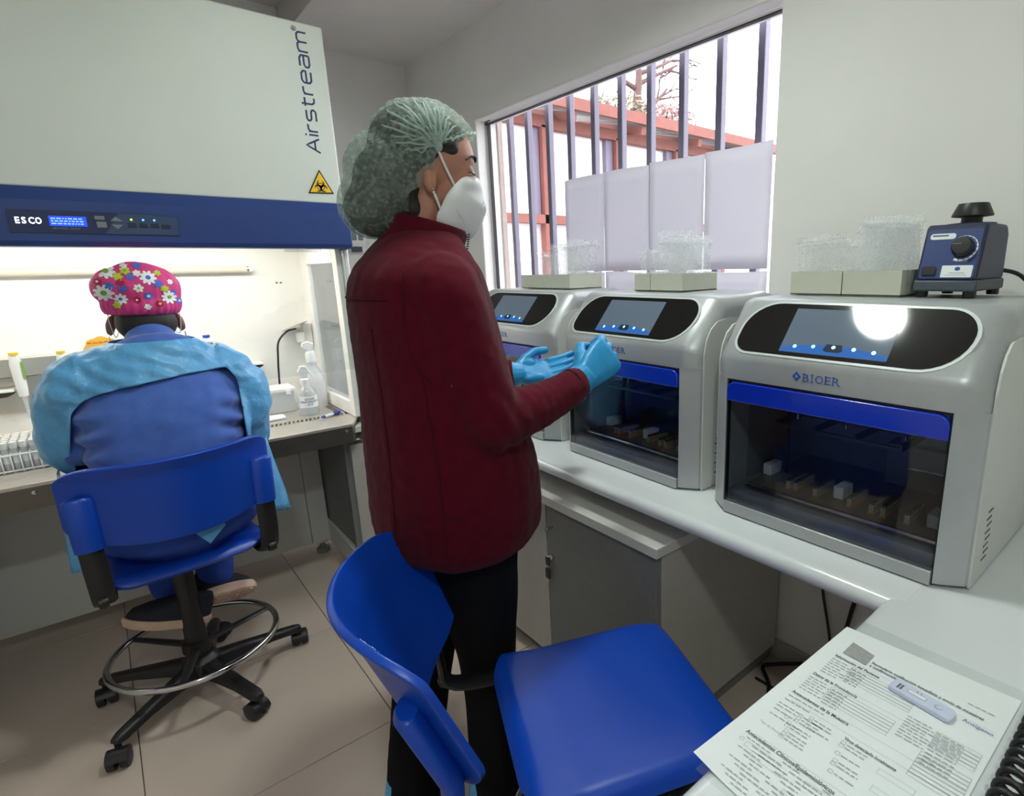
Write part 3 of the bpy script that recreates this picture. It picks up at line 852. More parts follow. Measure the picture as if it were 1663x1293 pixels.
for i in range(4):
    x = -0.044+0.004*i; z = 1.084-0.018*i; w = MB()
    while x < 0.036-0.004*i:
        L_ = rs2.uniform(0.008, 0.016)
        w.tube([(x+L_*k/7, 2.8403, z+0.001*i+rs2.uniform(-0.0045, 0.0045)) for k in range(8)], 0.0006, 5); x += L_+0.005
    w.build('note_writing', m['black'], t)['kind'] = 'stuff'
# wire tube rack
t = thing('tube_rack', 'white wire tube rack full of capped sample tubes at the left', 'rack', (-0.25, 2.5, ZT))
w = MB()
RX0, RX1, RY0, RY1 = -0.335, -0.165, 2.435, 2.60
for z in (ZT+0.006, ZT+0.055):
    w.tube([(RX0, RY0, z), (RX1, RY0, z), (RX1, RY1, z), (RX0, RY1, z)], 0.003, 6, closed=True)
for k in range(9):
    x = RX0+(RX1-RX0)*k/8
    w.tube([(x, RY0, ZT), (x, RY0, ZT+0.055)], 0.0022, 6)
    w.tube([(x, RY1, ZT), (x, RY1, ZT+0.055)], 0.0022, 6)
    w.tube([(x, RY0, ZT+0.055), (x, RY1, ZT+0.055)], 0.0018, 6)
for k in range(7):
    y = RY0+(RY1-RY0)*k/6
    w.tube([(RX0, y, ZT+0.055), (RX1, y, ZT+0.055)], 0.0018, 6)
w.build('wire_frame', m['plastic_white'], t, smooth=180)
tb0 = MB().lathe([(0.001, 0), (0.007, 0.004), (0.0078, 0.01), (0.0078, 0.075), (0.001, 0.075)], n=10).mesh('tube', [m['milky_plastic']])
cp0 = MB().lathe([(0.001, 0.072), (0.0092, 0.072), (0.0092, 0.090), (0.001, 0.090)], n=10).mesh('cap', [m['plastic_white']])
tg0 = MB().lathe([(0.0079, 0.025), (0.0081, 0.026), (0.0081, 0.055), (0.0079, 0.056)], n=10, cap=False).mesh('tag', [m['paper']])
for me in (tb0, cp0): me.polygons.foreach_set('use_smooth', [True]*len(me.polygons)); me.set_sharp_from_angle(angle=radians(40))
row = ('front', 'second', 'third', 'fourth', 'fifth', 'back'); colm = ('first', 'second', 'third', 'fourth', 'fifth', 'sixth', 'seventh', 'eighth')
for i in range(8):
    for j in range(6):
        x = RX0+(RX1-RX0)*(i+0.5)/8; y = RY0+(RY1-RY0)*(j+0.5)/6
        e = thing('sample_tube', 'white capped sample tube standing in the wire rack', 'tube', (x, y, ZT+0.004), 0, 'sample tubes in the wire rack')
        for nme, me in (('tube_body', tb0), ('tube_cap', cp0), ('tube_label', tg0)):
            o = bpy.data.objects.new(nme, me); COL.objects.link(o); o.parent = e
# small switch plate on the wall behind the cabinet
t = thing('switch_plate', 'white wall switch box beside the cabinet on the back wall', 'switch', (1.16, 3.39, 1.4))
MB().box(1.125, 1.215, 3.375, 3.399, 1.43, 1.60).build('plate', m['plastic_white'], t, bevel=0.004)
MB().box(1.14, 1.165, 3.370, 3.377, 1.50, 1.58).box(1.175, 1.20, 3.370, 3.377, 1.50, 1.58).build('rocker', m['key_grey'], t, bevel=0.002)
MB().box(1.128, 1.185, 3.360, 3.377, 1.435, 1.465).build('dark_slot', m['vortex_grey'], t, bevel=0.002)

# ================================================================== WORKTOPS AND UNDER-COUNTER CUPBOARD
ZK = 0.74
def bull(front, back, z1, th, n=8):
    """half-round nosed slab profile (a, z), nose at the smaller a"""
    r = th/2
    pts = [(front+r-r*cos(t), z1-r+r*sin(t)) for t in [-pi/2+pi*k/n for k in range(n+1)]]
    return pts+[(back, z1), (back, z1-th)]
tag(MB().prism(bull(0.952, XW-0.001, ZK, 0.042), 0.300, 2.26, 'Y').build('worktop', m['counter'], smooth=50), 'long glossy white worktop with rounded front edge along the window wall', 'worktop')
pr = bull(-0.335, 0.6, ZK-0.0005, 0.042)
ZDT = ZK-0.0005
ds = thing('desk', 'near white desk with rounded edge holding the paper form', 'desk', (0.86, -0.1, 0))
MB().prism([(-a, z) for a, z in pr], 0.18, XW-0.001, 'X').build('desk_top', m['counter'], ds, smooth=50)
MB().box(0.25, 0.28, -0.5, 0.29, 0, ZK-0.0425).build('support_panel', m['melamine'], ds)
lc = thing('base_cupboard', 'grey two-door base cupboard with pale top under the worktop', 'cupboard', (1.23, 1.34, 0))
MB().box(0.958, 1.53, 0.862, 1.815, 0.06, 0.611).build('carcass', m['melamine'], lc, bevel=0.001)
MB().box(0.98, 1.53, 0.88, 1.80, 0.0, 0.06).build('plinth', m['grey_laminate'], lc)
MB().box(0.928, 1.53, 0.855, 1.825, 0.613, 0.641).build('cupboard_top', m['melamine_top'], lc, bevel=0.0015)
d1 = MB().box(0.940, 0.957, 0.866, 1.336, 0.062, 0.606).build('door', m['grey_laminate'], lc, bevel=0.001)
d2 = MB().box(0.940, 0.957, 1.340, 1.811, 0.062, 0.606).build('door', m['melamine'], lc, bevel=0.001)
for d, y, z in ((d1, 1.306, 0.54), (d2, 1.405, 0.558)):
    MB().lathe([(0.001, -0.026), (0.0065, -0.026), (0.0075, -0.024), (0.0075, -0.02), (0.005, -0.018), (0.005, 0), (0.001, 0)], (0.94, y, z), 'X', 14).build('knob', m['chrome'], d, smooth=50)
MB().lathe([(0.001, -0.008), (0.008, -0.008), (0.009, -0.004), (0.009, 0), (0.001, 0)], (0.94, 1.311, 0.437), 'X', 14).build('lock', m['chrome'], d1, smooth=50)
ks = thing('key_pair', 'two black-headed keys hanging from the cupboard lock', 'keys', (0.93, 1.32, 0.35))
k = MB().box(0.928, 0.932, 1.316, 1.336, 0.405, 0.432).build('key_head', m['black_plastic'], ks, bevel=0.0018)
MB().tube([(0.93, 1.326, 0.437), (0.932, 1.313, 0.437)], 0.0018, 6).build('key_blade', m['chrome'], k)
MB().tube([(0.93, 1.326+0.007*cos(a), 0.402+0.007*sin(a)) for a in [i*pi/6 for i in range(12)]], 0.0009, 5, closed=True).build('key_ring', m['chrome'], ks)
k = MB().prism(rrect(1.315, 1.337, 0.358, 0.394, 0.006), 0.928, 0.932, 'X').build('key_head', m['black_plastic'], ks)
MB().box(0.929, 0.931, 1.323, 1.328, 0.330, 0.359).build('key_blade', m['chrome'], k)
for nme, lab, pts, r in (('power_cable', 'thin black cable hanging down the wall, left of the two', [(1.535, 0.722, 0.69), (1.535, 0.718, 0.42), (1.535, 0.712, 0.33), (1.53, 0.674, 0.17), (1.50, 0.655, 0.06), (1.42, 0.70, 0.006), (1.40, 0.85, 0.006)], 0.0045),
                        ('power_cable', 'thick black cable hanging down the wall, right of the two', [(1.535, 0.585, 0.69), (1.535, 0.60, 0.42), (1.535, 0.618, 0.31), (1.53, 0.64, 0.19), (1.52, 0.69, 0.09), (1.51, 0.77, 0.045), (1.49, 0.83, 0.02), (1.46, 0.86, 0.008), (1.40, 0.80, 0.008), (1.30, 0.75, 0.008)], 0.0065)):
    tag(MB().tube(catmull(pts), r, 8).build(nme, m['black_plastic'], smooth=180), lab, 'cable')

# ================================================================== NUCLEIC-ACID EXTRACTORS
S0 = V(0.006, 0, 0.386); SD = V(0.094, 0, 0.111).normalized(); SN = V(-SD.z, 0, SD.x)
def slope(r, t, h=0.0):
    p = S0+SD*t+SN*h
    return V(p.x, -r, p.z)
def slope_plate(poly, h0, h1):
    return MB().rings([[slope(r, t, h0) for r, t in poly], [slope(r, t, h1) for r, t in poly]], True, True)
def machine(loc, rz, label):
    t = thing('extraction_instrument', label, 'lab instrument', loc, rz, 'silver benchtop extraction instruments')
    prof = [(0.0, 0.326), (0.0, 0.368), (0.002, 0.378), (0.008, 0.388), (0.098, 0.494), (0.106, 0.500), (0.118, 0.504), (0.33, 0.507), (0.375, 0.497), (0.41, 0.47), (0.42, 0.452), (0.42, 0.440), (0.10, 0.440), (0.10, 0.326)]
    secs = [(-0.280, 0.046, 0.034), (-0.277, 0.036, 0.020), (-0.268, 0.024, 0.009), (-0.25, 0.009, 0.002), (-0.233, 0, 0), (0.233, 0, 0), (0.25, 0.009, 0.002), (0.268, 0.024, 0.009), (0.277, 0.036, 0.020), (0.280, 0.046, 0.034)]
    R = []
    for y, dx, dz in secs:
        R.append([V(x+dx*max(0, 1-x/0.2), y, z-(dz if z > 0.36 else 0)) for x, z in prof])
    hood = MB().rings(R, True, True)
    hd = hood.build('hood', m['silver'], t, True, smooth=50)
    for s in (-1, 1):
        pl = [(0.0, 0.232*s), (0.006, 0.243*s), (0.030, 0.276*s), (0.038, 0.280*s), (0.10, 0.280*s), (0.10, 0.236*s), (0.02, 0.232*s)]
        MB().prism(pl, 0.004, 0.327, 'Z').build('front_pillar', m['silver'], t, True, smooth=25)
        sp = [(0.036, 0.0), (0.036, 0.36), (0.044, 0.395), (0.060, 0.422), (0.085, 0.440), (0.12, 0.446), (0.40, 0.446), (0.415, 0.43), (0.415, 0.0)]
        sd = MB().prism(sp, 0.2785*s, 0.2825*s, 'Y').build('side_panel', m['panel_white'], t, True)
        vs = MB()
        for a in range(3):
            for b in range(8):
                vs.box(0.088+a*0.011+(b % 2)*0.005, 0.095+a*0.011+(b % 2)*0.005, min(0.2828*s, 0.2832*s), max(0.2828*s, 0.2832*s), 0.035+b*0.0135, 0.0385+b*0.0135)
        vs.build('vent_slots', m['black'], sd, True)
        MB().prism([(0.05, 0.0), (0.05, 0.35), (0.062, 0.405), (0.095, 0.438), (0.40, 0.442), (0.40, 0.0)], min(0.236*s, 0.279*s), max(0.236*s, 0.279*s), 'Y').build('side_core', m['interior_metal'], t, True)
    MB().box(0.39, 0.418, -0.279, 0.279, 0.0, 0.45).build('back_panel', m['panel_white'], t, True)
    MB().box(0.36, 0.39, -0.236, 0.236, 0.03, 0.44).build('chamber_back', m['interior_metal'], t, True)
    MB().box(0.02, 0.39, -0.236, 0.236, 0.004, 0.052).build('chamber_base', m['interior_metal'], t, True)
    MB().box(0.06, 0.36, -0.21, 0.21, 0.052, 0.060).build('deck', m['deck_grey'], t, True)
    MB().box(0.040, 0.050, -0.225, 0.20, 0.060, 0.068).build('deck_rail', m['chrome'], t, True, bevel=0.002)
    MB().box(0.30, 0.36, -0.16, -0.02, 0.06, 0.16).box(0.32, 0.36, -0.14, -0.04, 0.16, 0.30).build('heater_block', m['interior_metal'], t, True, bevel=0.002)
    for y in (0.116, 0.099, 0.049, -0.030, -0.077, -0.101, -0.148):
        st = MB().box(0.092, 0.178, y-0.0055, y+0.0055, 0.0605, 0.080).build('reagent_strip', m['strip_metal'], t, True, bevel=0.001)
        wv = MB()
        for k in range(7):
            wv.lathe([(0.0045, 0.0), (0.0045, 0.006), (0.0025, 0.006), (0.0025, 0.0)], (0.098+k*0.0122, y, 0.080), n=8)
        wv.build('strip_wells', m['steel_dark'], st, True, smooth=40)
        MB().box(0.091, 0.15, y-0.0065, y+0.0065, 0.0602, 0.0640).build('strip_base', m['amber'], st, True)
    for y, x in ((0.008, 0.120), (0.202, 0.14), (-0.190, 0.11)):
        MB().box(x, x+0.05, y-0.011, y+0.011, 0.0605, 0.088).build('white_block', m['plastic_white'], t, True, bevel=0.001)
    ga = MB()
    ga.box(0.115, 0.122, -0.118, 0.170, 0.202, 0.209)
    ga.box(0.235, 0.242, -0.118, 0.170, 0.202, 0.209)
    for y in (-0.118, -0.022, 0.072, 0.166): ga.box(0.115, 0.242, y, y+0.005, 0.202, 0.216)
    ga.build('magnetic_frame', m['steel_dark'], t, True)
    for y in (-0.10, 0.03, 0.15): MB().tube([(0.18, y, 0.209), (0.18, y, 0.40)], 0.004, 8).build('frame_rod', m['chrome'], t, True, smooth=60)
    MB().tube([(0.19, 0.178, 0.06), (0.19, 0.178, 0.40)], 0.005, 8).build('guide_rod', m['black_plastic'], t, True, smooth=60)
    # door: blue head strip, smoked pane, silver foot bar, dark gasket
    MB().prism(rrect(-0.229, 0.229, 0.276, 0.320, (0.003, 0.003, 0.02, 0.02)), -0.005, 0.010, 'X').build('door_head', m['door_blue'], t, True, bevel=0.002)
    MB().box(-0.001, 0.004, -0.228, 0.228, 0.028, 0.278).build('door_pane', m['door_glass'], t, True)
    MB().box(-0.006, 0.012, -0.229, 0.229, 0.0, 0.028).build('door_foot', m['silver'], t, True, bevel=0.002)
    MB().box(0.004, 0.014, -0.232, -0.2285, 0.0, 0.325).box(0.004, 0.014, 0.2285, 0.232, 0.0, 0.325).box(0.004, 0.014, -0.232, 0.232, 0.3205, 0.327).build('gasket', m['seal_black'], t, True)
    # sloping touch panel
    rad = (0.036, 0.080, 0.052, 0.075)
    slope_plate(rrect(-0.234, 0.241, 0.000, 0.1440, tuple(r+0.006 for r in rad), 8), -0.004, 0.0012).build('panel_rim', m['rim_grey'], t, True, bevel=0.0006, seg=1)
    bz = slope_plate(rrect(-0.227, 0.234, 0.006, 0.1380, rad, 8), 0.0, 0.0020).build('touch_panel', m['gloss_black'], t, True)
    sc = slope_plate(rrect(-0.114, 0.108, 0.015, 0.126, 0.001, 1), 0.001, 0.0023).build('screen', m['screen'], t, True)
    slope_plate([(-0.113, 0.016), (0.107, 0.016), (0.108, 0.024), (0.085, 0.030), (0.03, 0.038), (-0.03, 0.038), (-0.09, 0.032), (-0.112, 0.026)], 0.0020, 0.0025).build('menu_bar', m['screen_bar'], sc, True)
    slope_plate([(-0.020, 0.027), (-0.013, 0.0235), (0.013, 0.0235), (0.020, 0.027), (0.016, 0.0415), (-0.016, 0.0415)], 0.0022, 0.0027).build('menu_button', m['screen_dark'], sc, True)
    ic = MB()
    for r, tt in ((-0.082, 0.030), (-0.042, 0.033), (0.0, 0.035), (0.041, 0.034), (0.080, 0.031)):
        ic.rings([[slope(r+0.0042*cos(a), tt+0.0042*sin(a), h) for a in [k*pi/6 for k in range(12)]] for h in (0.0024, 0.0029)])
    ic.build('menu_icons', m['screen_icon'], sc, True)
    # brand mark under the panel
    dm = MB()
    def fr(r, z): return V(-0.0006, -r, z)
    for k, (a, b) in enumerate(((0.0, 0.0),)):
        dm.add([fr(-0.0700, 0.352), fr(-0.0605, 0.3415), fr(-0.0510, 0.352), fr(-0.0605, 0.3625)], [(0, 1, 2, 3)])
    dmo = dm.build('brand_mark', m['brand_blue'], t, True)
    MB().add([fr(-0.0640, 0.352)-V(.0004, 0, 0), fr(-0.0605, 0.348)-V(.0004, 0, 0), fr(-0.0590, 0.350)-V(.0004, 0, 0), fr(-0.0625, 0.354)-V(.0004, 0, 0)], [(0, 1, 2, 3)])\
        .add([fr(-0.0620, 0.3545)-V(.0004, 0, 0), fr(-0.0585, 0.3500)-V(.0004, 0, 0), fr(-0.0570, 0.352)-V(.0004, 0, 0), fr(-0.0605, 0.3565)-V(.0004, 0, 0)], [(0, 1, 2, 3)]).build('brand_mark_gap', m['silver'], dmo, True)
    bl_ = MB()
    for ch, r0, wd in (('B', -0.046, 0.0125), ('I', -0.029, 0.006), ('O', -0.0195, 0.0165), ('E', 0.001, 0.0115), ('R', 0.0165, 0.0145)):
        me = text_mesh(ch, 0.0230, extrude=0.0003, bold=-0.0002)
        xs = [v.co.x for v in me.vertices]; x0_, x1_ = min(xs), max(xs)
        stem = 0.003 if ch != 'I' else wd
        k_ = wd/(x1_-x0_) if ch != 'I' else 1.0
        me.transform(Matrix.Translation((-x0_, 0, 0))); me.transform(Matrix.Diagonal((k_, 1, 1, 1)))
        if ch == 'I': me.transform(Matrix.Translation((0.0018, 0, 0)))
        me.transform(frame(V(-0.0004, -r0, 0.3435), (0, -1, 0), (0, 0, 1))); me.materials.append(m['brand_blue']); lt_ = put('brand_letter', me, t)
        if ch != 'O':
            s2 = MB()
            for z in ((0.3432, 0.3592) if ch != 'E' else (0.3432, 0.3592)): s2.box(-0.0009, -0.0002, -(r0+(0.006 if ch == 'I' else 0.0035)), -(r0-0.0016), z, z+0.0010)
            if ch == 'R': s2.box(-0.0009, -0.0002, -(r0+wd+0.002), -(r0+wd-0.003), 0.3432, 0.3442)
            s2.build('letter_serif', m['brand_blue'], lt_, True)
    for x in (0.06, 0.36):
        for y in (-0.22, 0.22):
            MB().lathe([(0.014, -0.0029), (0.016, 0.0), (0.016, 0.004)], (x, y, 0), n=12).build('foot', m['black_plastic'], t, True)
    return t
FH = 0.003
m1 = machine((1.052, 0.519, ZK+FH), 0.0, 'nearest silver extraction instrument with a lamp reflected in its touch screen')
m2 = copy_tree(m1); m2.location = (1.078, 1.146, ZK+FH); m2.rotation_euler = (0, 0, radians(-0.8)); m2['label'] = 'middle silver extraction instrument behind the worker\'s gloved hand'
m3 = copy_tree(m1); m3.location = (1.082, 1.757, ZK+FH); m3.rotation_euler = (0, 0, 0); m3['label'] = 'farthest silver extraction instrument, half hidden by the standing worker'
MB().box(0.05, 0.055, -0.20, 0.22, 0.20, 0.275).build('amber_glow_plate', m['amber'], m3, True)  # amber coloured plate stands in for the orange glow inside this instrument

# ================================================================== BLUE SHELL CHAIRS
def squircle(a, b, k=0.42):
    return a*sqrt(1-k*b*b/2*(abs(b)**3)), b*sqrt(1-k*a*a/2*(abs(a)**3))
def grid_surf(fn, nu, nv):
    mb = MB()
    vs = [fn(-1+2*i/nu, -1+2*j/nv) for i in range(nu+1) for j in range(nv+1)]
    fs = [(i*(nv+1)+j, (i+1)*(nv+1)+j, (i+1)*(nv+1)+j+1, i*(nv+1)+j+1) for i in range(nu) for j in range(nv)]
    return mb.add(vs, fs)
def corner(a, b, ra, rb):
    """round the corners of the square [-1,1]^2: corner radii ra along a, rb along b"""
    x, y = a, b
    ax_, by_ = abs(a), abs(b)
    if ax_ > 1-ra and by_ > 1-rb:
        u = (ax_-(1-ra))/ra; v = (by_-(1-rb))/rb
        u2 = u*sqrt(1-v*v/2); v2 = v*sqrt(1-u*u/2)
        x = math.copysign(1-ra+ra*u2, a); y = math.copysign(1-rb+rb*v2, b)
    return x, y
def chair(loc, rz, zs, back, label, ztop=0.37, base_rot=0.0, recline=0.10, zlow=0.14, scuff=False):
    t = thing('shell_chair', label, 'chair', loc, rz, 'blue plastic shell swivel chairs')
    def seat(a, b):
        x, y = corner(a, b, 0.42, 0.42)
        u = 0.215*x; v = 0.215*y
        z = zs-0.010*(1-y*y)*(1-min(1, max(0, x)))-0.020*max(0, x-0.45)**2*4-0.006*max(0, abs(y)-0.6)*4*abs(y)+0.012*max(0, -x-0.55)*2
        e = max(abs(x), abs(y))
        r = sqrt(x*x*0.5+y*y*0.5)
        if e > 0.86: z -= (e-0.86)**2*1.3
        return V(u, v, z)
    o = grid_surf(seat, 36, 36).build('seat', m['blue_shell'], t, True, smooth=180)
    sd = o.modifiers.new('t', 'SOLIDIFY'); sd.thickness = 0.022; sd.offset = -1
    bv = o.modifiers.new('b', 'BEVEL'); bv.width = 0.008; bv.segments = 3; bv.limit_method = 'ANGLE'; bv.angle_limit = radians(50)
    W2 = 0.232
    def bk(a, b):
        y, z = corner(a, b, 0.30, 0.42)
        zz = (z+1)/2
        low = zs+zlow+0.035*abs(y)**2.2
        zt = zs+ztop
        Z = low+(zt-low)*zz
        u = back+0.105*abs(y)**2.1-recline*(Z-zs-zlow)-0.012*max(0, zz-0.85)*6
        return V(u, W2*y, Z)
    o = grid_surf(bk, 40, 24).build('backrest', m['blue_shell'], t, True, smooth=180)
    sd = o.modifiers.new('t', 'SOLIDIFY'); sd.thickness = 0.013; sd.offset = 0
    bv = o.modifiers.new('b', 'BEVEL'); bv.width = 0.005; bv.segments = 3; bv.limit_method = 'ANGLE'; bv.angle_limit = radians(50)
    bo = o
    if scuff:
        sk = MB(); rs_ = random.Random(4)
        for k in range(16):
            a = -0.66-0.16*rs_.random(); b_ = 0.90+0.09*rs_.random(); p = bk(a, b_)
            nn = (bk(a+0.01, b_)-p).cross(bk(a, b_-0.01)-p).normalized(); nn = nn if nn.x > 0 else -nn
            e = (bk(a+0.03, b_-0.02*rs_.random())-p)*rs_.uniform(0.3, 1.2)
            sk.tube([p+nn*0.0068, p+e*0.5+nn*0.0069+V(0, 0, 0.001), p+e+nn*0.0068], [0.0003, 0.0009, 0.0003], 5)
        sk.build('scuff_marks', m['scuff'], bo, True)
    for s in (-1, 1):
        p0 = bk(s*0.86, -0.75); p1 = bk(s*0.86, 0.30)
        off = V(-0.021, 0, -0.006)
        MB().tube([p0+off+V(0, 0, -0.03), p0+off, p1+off, p1+off+V(0, 0, 0.006)], [(0.017, 0.030), (0.018, 0.031), (0.018, 0.031), (0.012, 0.024)], 16, ref=(1, 0, 0)).build('bracket_socket', m['blue_shell'], bo, True, smooth=50)
        q = p0+off
        MB().tube(catmull([q+V(0.002, 0, -0.012), q+V(0.003, 0, -0.03), V(q.x+0.004, q.y*0.99, zs+0.015), V(q.x+0.03, q.y*0.97, zs-0.045), V(-0.12, q.y*0.9, zs-0.055), V(0, q.y*0.5, zs-0.055)], 5), [(0.009, 0.026)]*26, 10, ref=(1, 0, 0.6)).build('back_bracket', m['black_plastic'], t, True, smooth=60)
        MB().lathe([(0.0, -0.012), (0.014, -0.010), (0.016, 0.0), (0.014, 0.010), (0.0, 0.012)], (q.x+0.01, q.y, zs-0.035), 'Y', 12).build('bracket_knob', m['black_plastic'], t, True, smooth=60)
    MB().box(-0.13, 0.13, -0.10, 0.10, zs-0.065, zs-0.036).build('seat_plate', m['black_plastic'], t, True, bevel=0.006)
    MB().tube(catmull([(0.02, -0.10, zs-0.05), (0.03, -0.20, zs-0.055), (0.02, -0.27, zs-0.075)]), [(0.006, 0.009)]*13, 8).build('height_lever', m['black_plastic'], t, True, smooth=60)
    MB().lathe([(0.030, 0.06), (0.030, 0.20), (0.027, zs-0.10), (0.024, zs-0.10), (0.022, zs-0.065)], n=20).build('column', m['black_plastic'], t, True, smooth=40)
    MB().lathe([(0.0125, zs-0.12), (0.0125, zs-0.06)], n=12).build('gas_rod', m['chrome'], t, True, smooth=40)
    MB().lathe([(0.05, 0.062), (0.052, 0.115), (0.040, 0.130), (0.030, 0.135)], n=24).build('hub', m['black_plastic'], t, True, smooth=40)
    leg = None
    for k in range(5):
        a = base_rot+k*2*pi/5; c, s = cos(a), sin(a)
        u = V(c, s, 0); w = V(-s, c, 0)
        R = []
        for rr, zb, zt, hw in ((0.035, 0.066, 0.118, 0.026), (0.10, 0.072, 0.112, 0.024), (0.20, 0.074, 0.100, 0.021), (0.275, 0.066, 0.090, 0.020), (0.296, 0.066, 0.084, 0.014)):
            p = u*rr
            R.append([p-w*hw+V(0, 0, zb), p+w*hw+V(0, 0, zb), p+w*hw*0.9+V(0, 0, zt-0.008), p+w*hw*0.5+V(0, 0, zt), p-w*hw*0.5+V(0, 0, zt), p-w*hw*0.9+V(0, 0, zt-0.008)])
        lg = MB().rings(R).build('base_leg', m['black_plastic'], t, True, smooth=50, bevel=0.003)
        ca = a+radians((37, 190, 75, 250, 120)[k]); d = V(cos(ca), sin(ca), 0); e = V(-sin(ca), cos(ca), 0)
        p = u*0.288+d*0.016
        cm = MB()
        for sgn in (-1, 1):
            cc = p+e*sgn*0.015+V(0, 0, 0.0267)
            R = []
            for off, r in ((-0.012, 0.019), (-0.009, 0.0265), (0.009, 0.0265), (0.012, 0.019)):
                R.append([cc+e*off+(d*cos(q)+V(0, 0, 1)*sin(q))*r for q in [i*2*pi/18 for i in range(18)]])
            cm.rings(R)
        cw = cm.build('caster', m['black_plastic'], t, True, smooth=50)
        R = []
        for off in (-0.024, 0.024):
            R.append([p+e*off+V(0, 0, 0.025)+(d*cos(q)+V(0, 0, 1)*sin(q))*r for r, qs in ((0.0305, range(0, 13)), (0.0275, range(12, -1, -1))) for q in [radians(20+i*13) for i in qs]])
        MB().rings(R).tube([p-d*0.016+V(0, 0, 0.04), u*0.288+V(0, 0, 0.075)], 0.008, 8).build('caster_hood', m['black_plastic'], cw, True, smooth=50)
    zr, rr = 0.175, 0.222
    MB().tube([(rr*cos(q), rr*sin(q), zr) for q in [i*2*pi/56 for i in range(56)]], 0.0095, 10, closed=True).build('foot_ring', m['chrome'], t, True, smooth=180)
    for k in range(3):
        a = 0.6+base_rot+k*2*pi/3
        MB().tube([(0.03*cos(a), 0.03*sin(a), 0.165), (rr*cos(a), rr*sin(a), zr)], [(0.008, 0.016), (0.006, 0.010)], 8, ref=(0, 0, 1)).build('ring_spoke', m['black_plastic'], t, True, smooth=60)
    MB().lathe([(0.034, 0.150), (0.042, 0.152), (0.042, 0.185), (0.034, 0.188)], n=20).build('ring_collar', m['black_plastic'], t, True, smooth=40)
    return t
chair((0.061, 2.060, 0), radians(96), 0.542, -0.275, 'blue plastic swivel chair with chrome foot ring occupied by the seated worker', ztop=0.328, zlow=0.10, base_rot=math.atan2(1.873-2.06, -0.164-0.061)-radians(96))
chair((0.639, 0.711, 0), radians(-22), 0.496, -0.352, 'empty blue plastic chair in the foreground with scuffed backrest edge', ztop=0.335, base_rot=0.4, recline=0.40, zlow=0.06, scuff=True)

# ================================================================== PEOPLE
def in_poly(x, y, poly):
    c = False; j = len(poly)-1
    for i in range(len(poly)):
        if (poly[i][1] > y) != (poly[j][1] > y) and x < (poly[j][0]-poly[i][0])*(y-poly[i][1])/(poly[j][1]-poly[i][1])+poly[i][0]: c = not c
        j = i
    return c

def smooth_path(pts, rads, n=5):
    P = catmull(pts, n)
    rr = [Vector((*(r if isinstance(r, tuple) else (r, r)), 0)) for r in rads]
    Q = catmull(rr, n)
    return P, [(q.x, q.y) for q in Q]

def limb(mb, pts, rads, ref=None, n=14, k=5):
    P, Q = smooth_path(pts, rads, k)
    mb.tube(P, Q, n, ref=ref)
    for p, q in ((P[0], Q[0]), (P[-1], Q[-1])):
        mb.ell(p, (min(q),)*3, 12, 8)

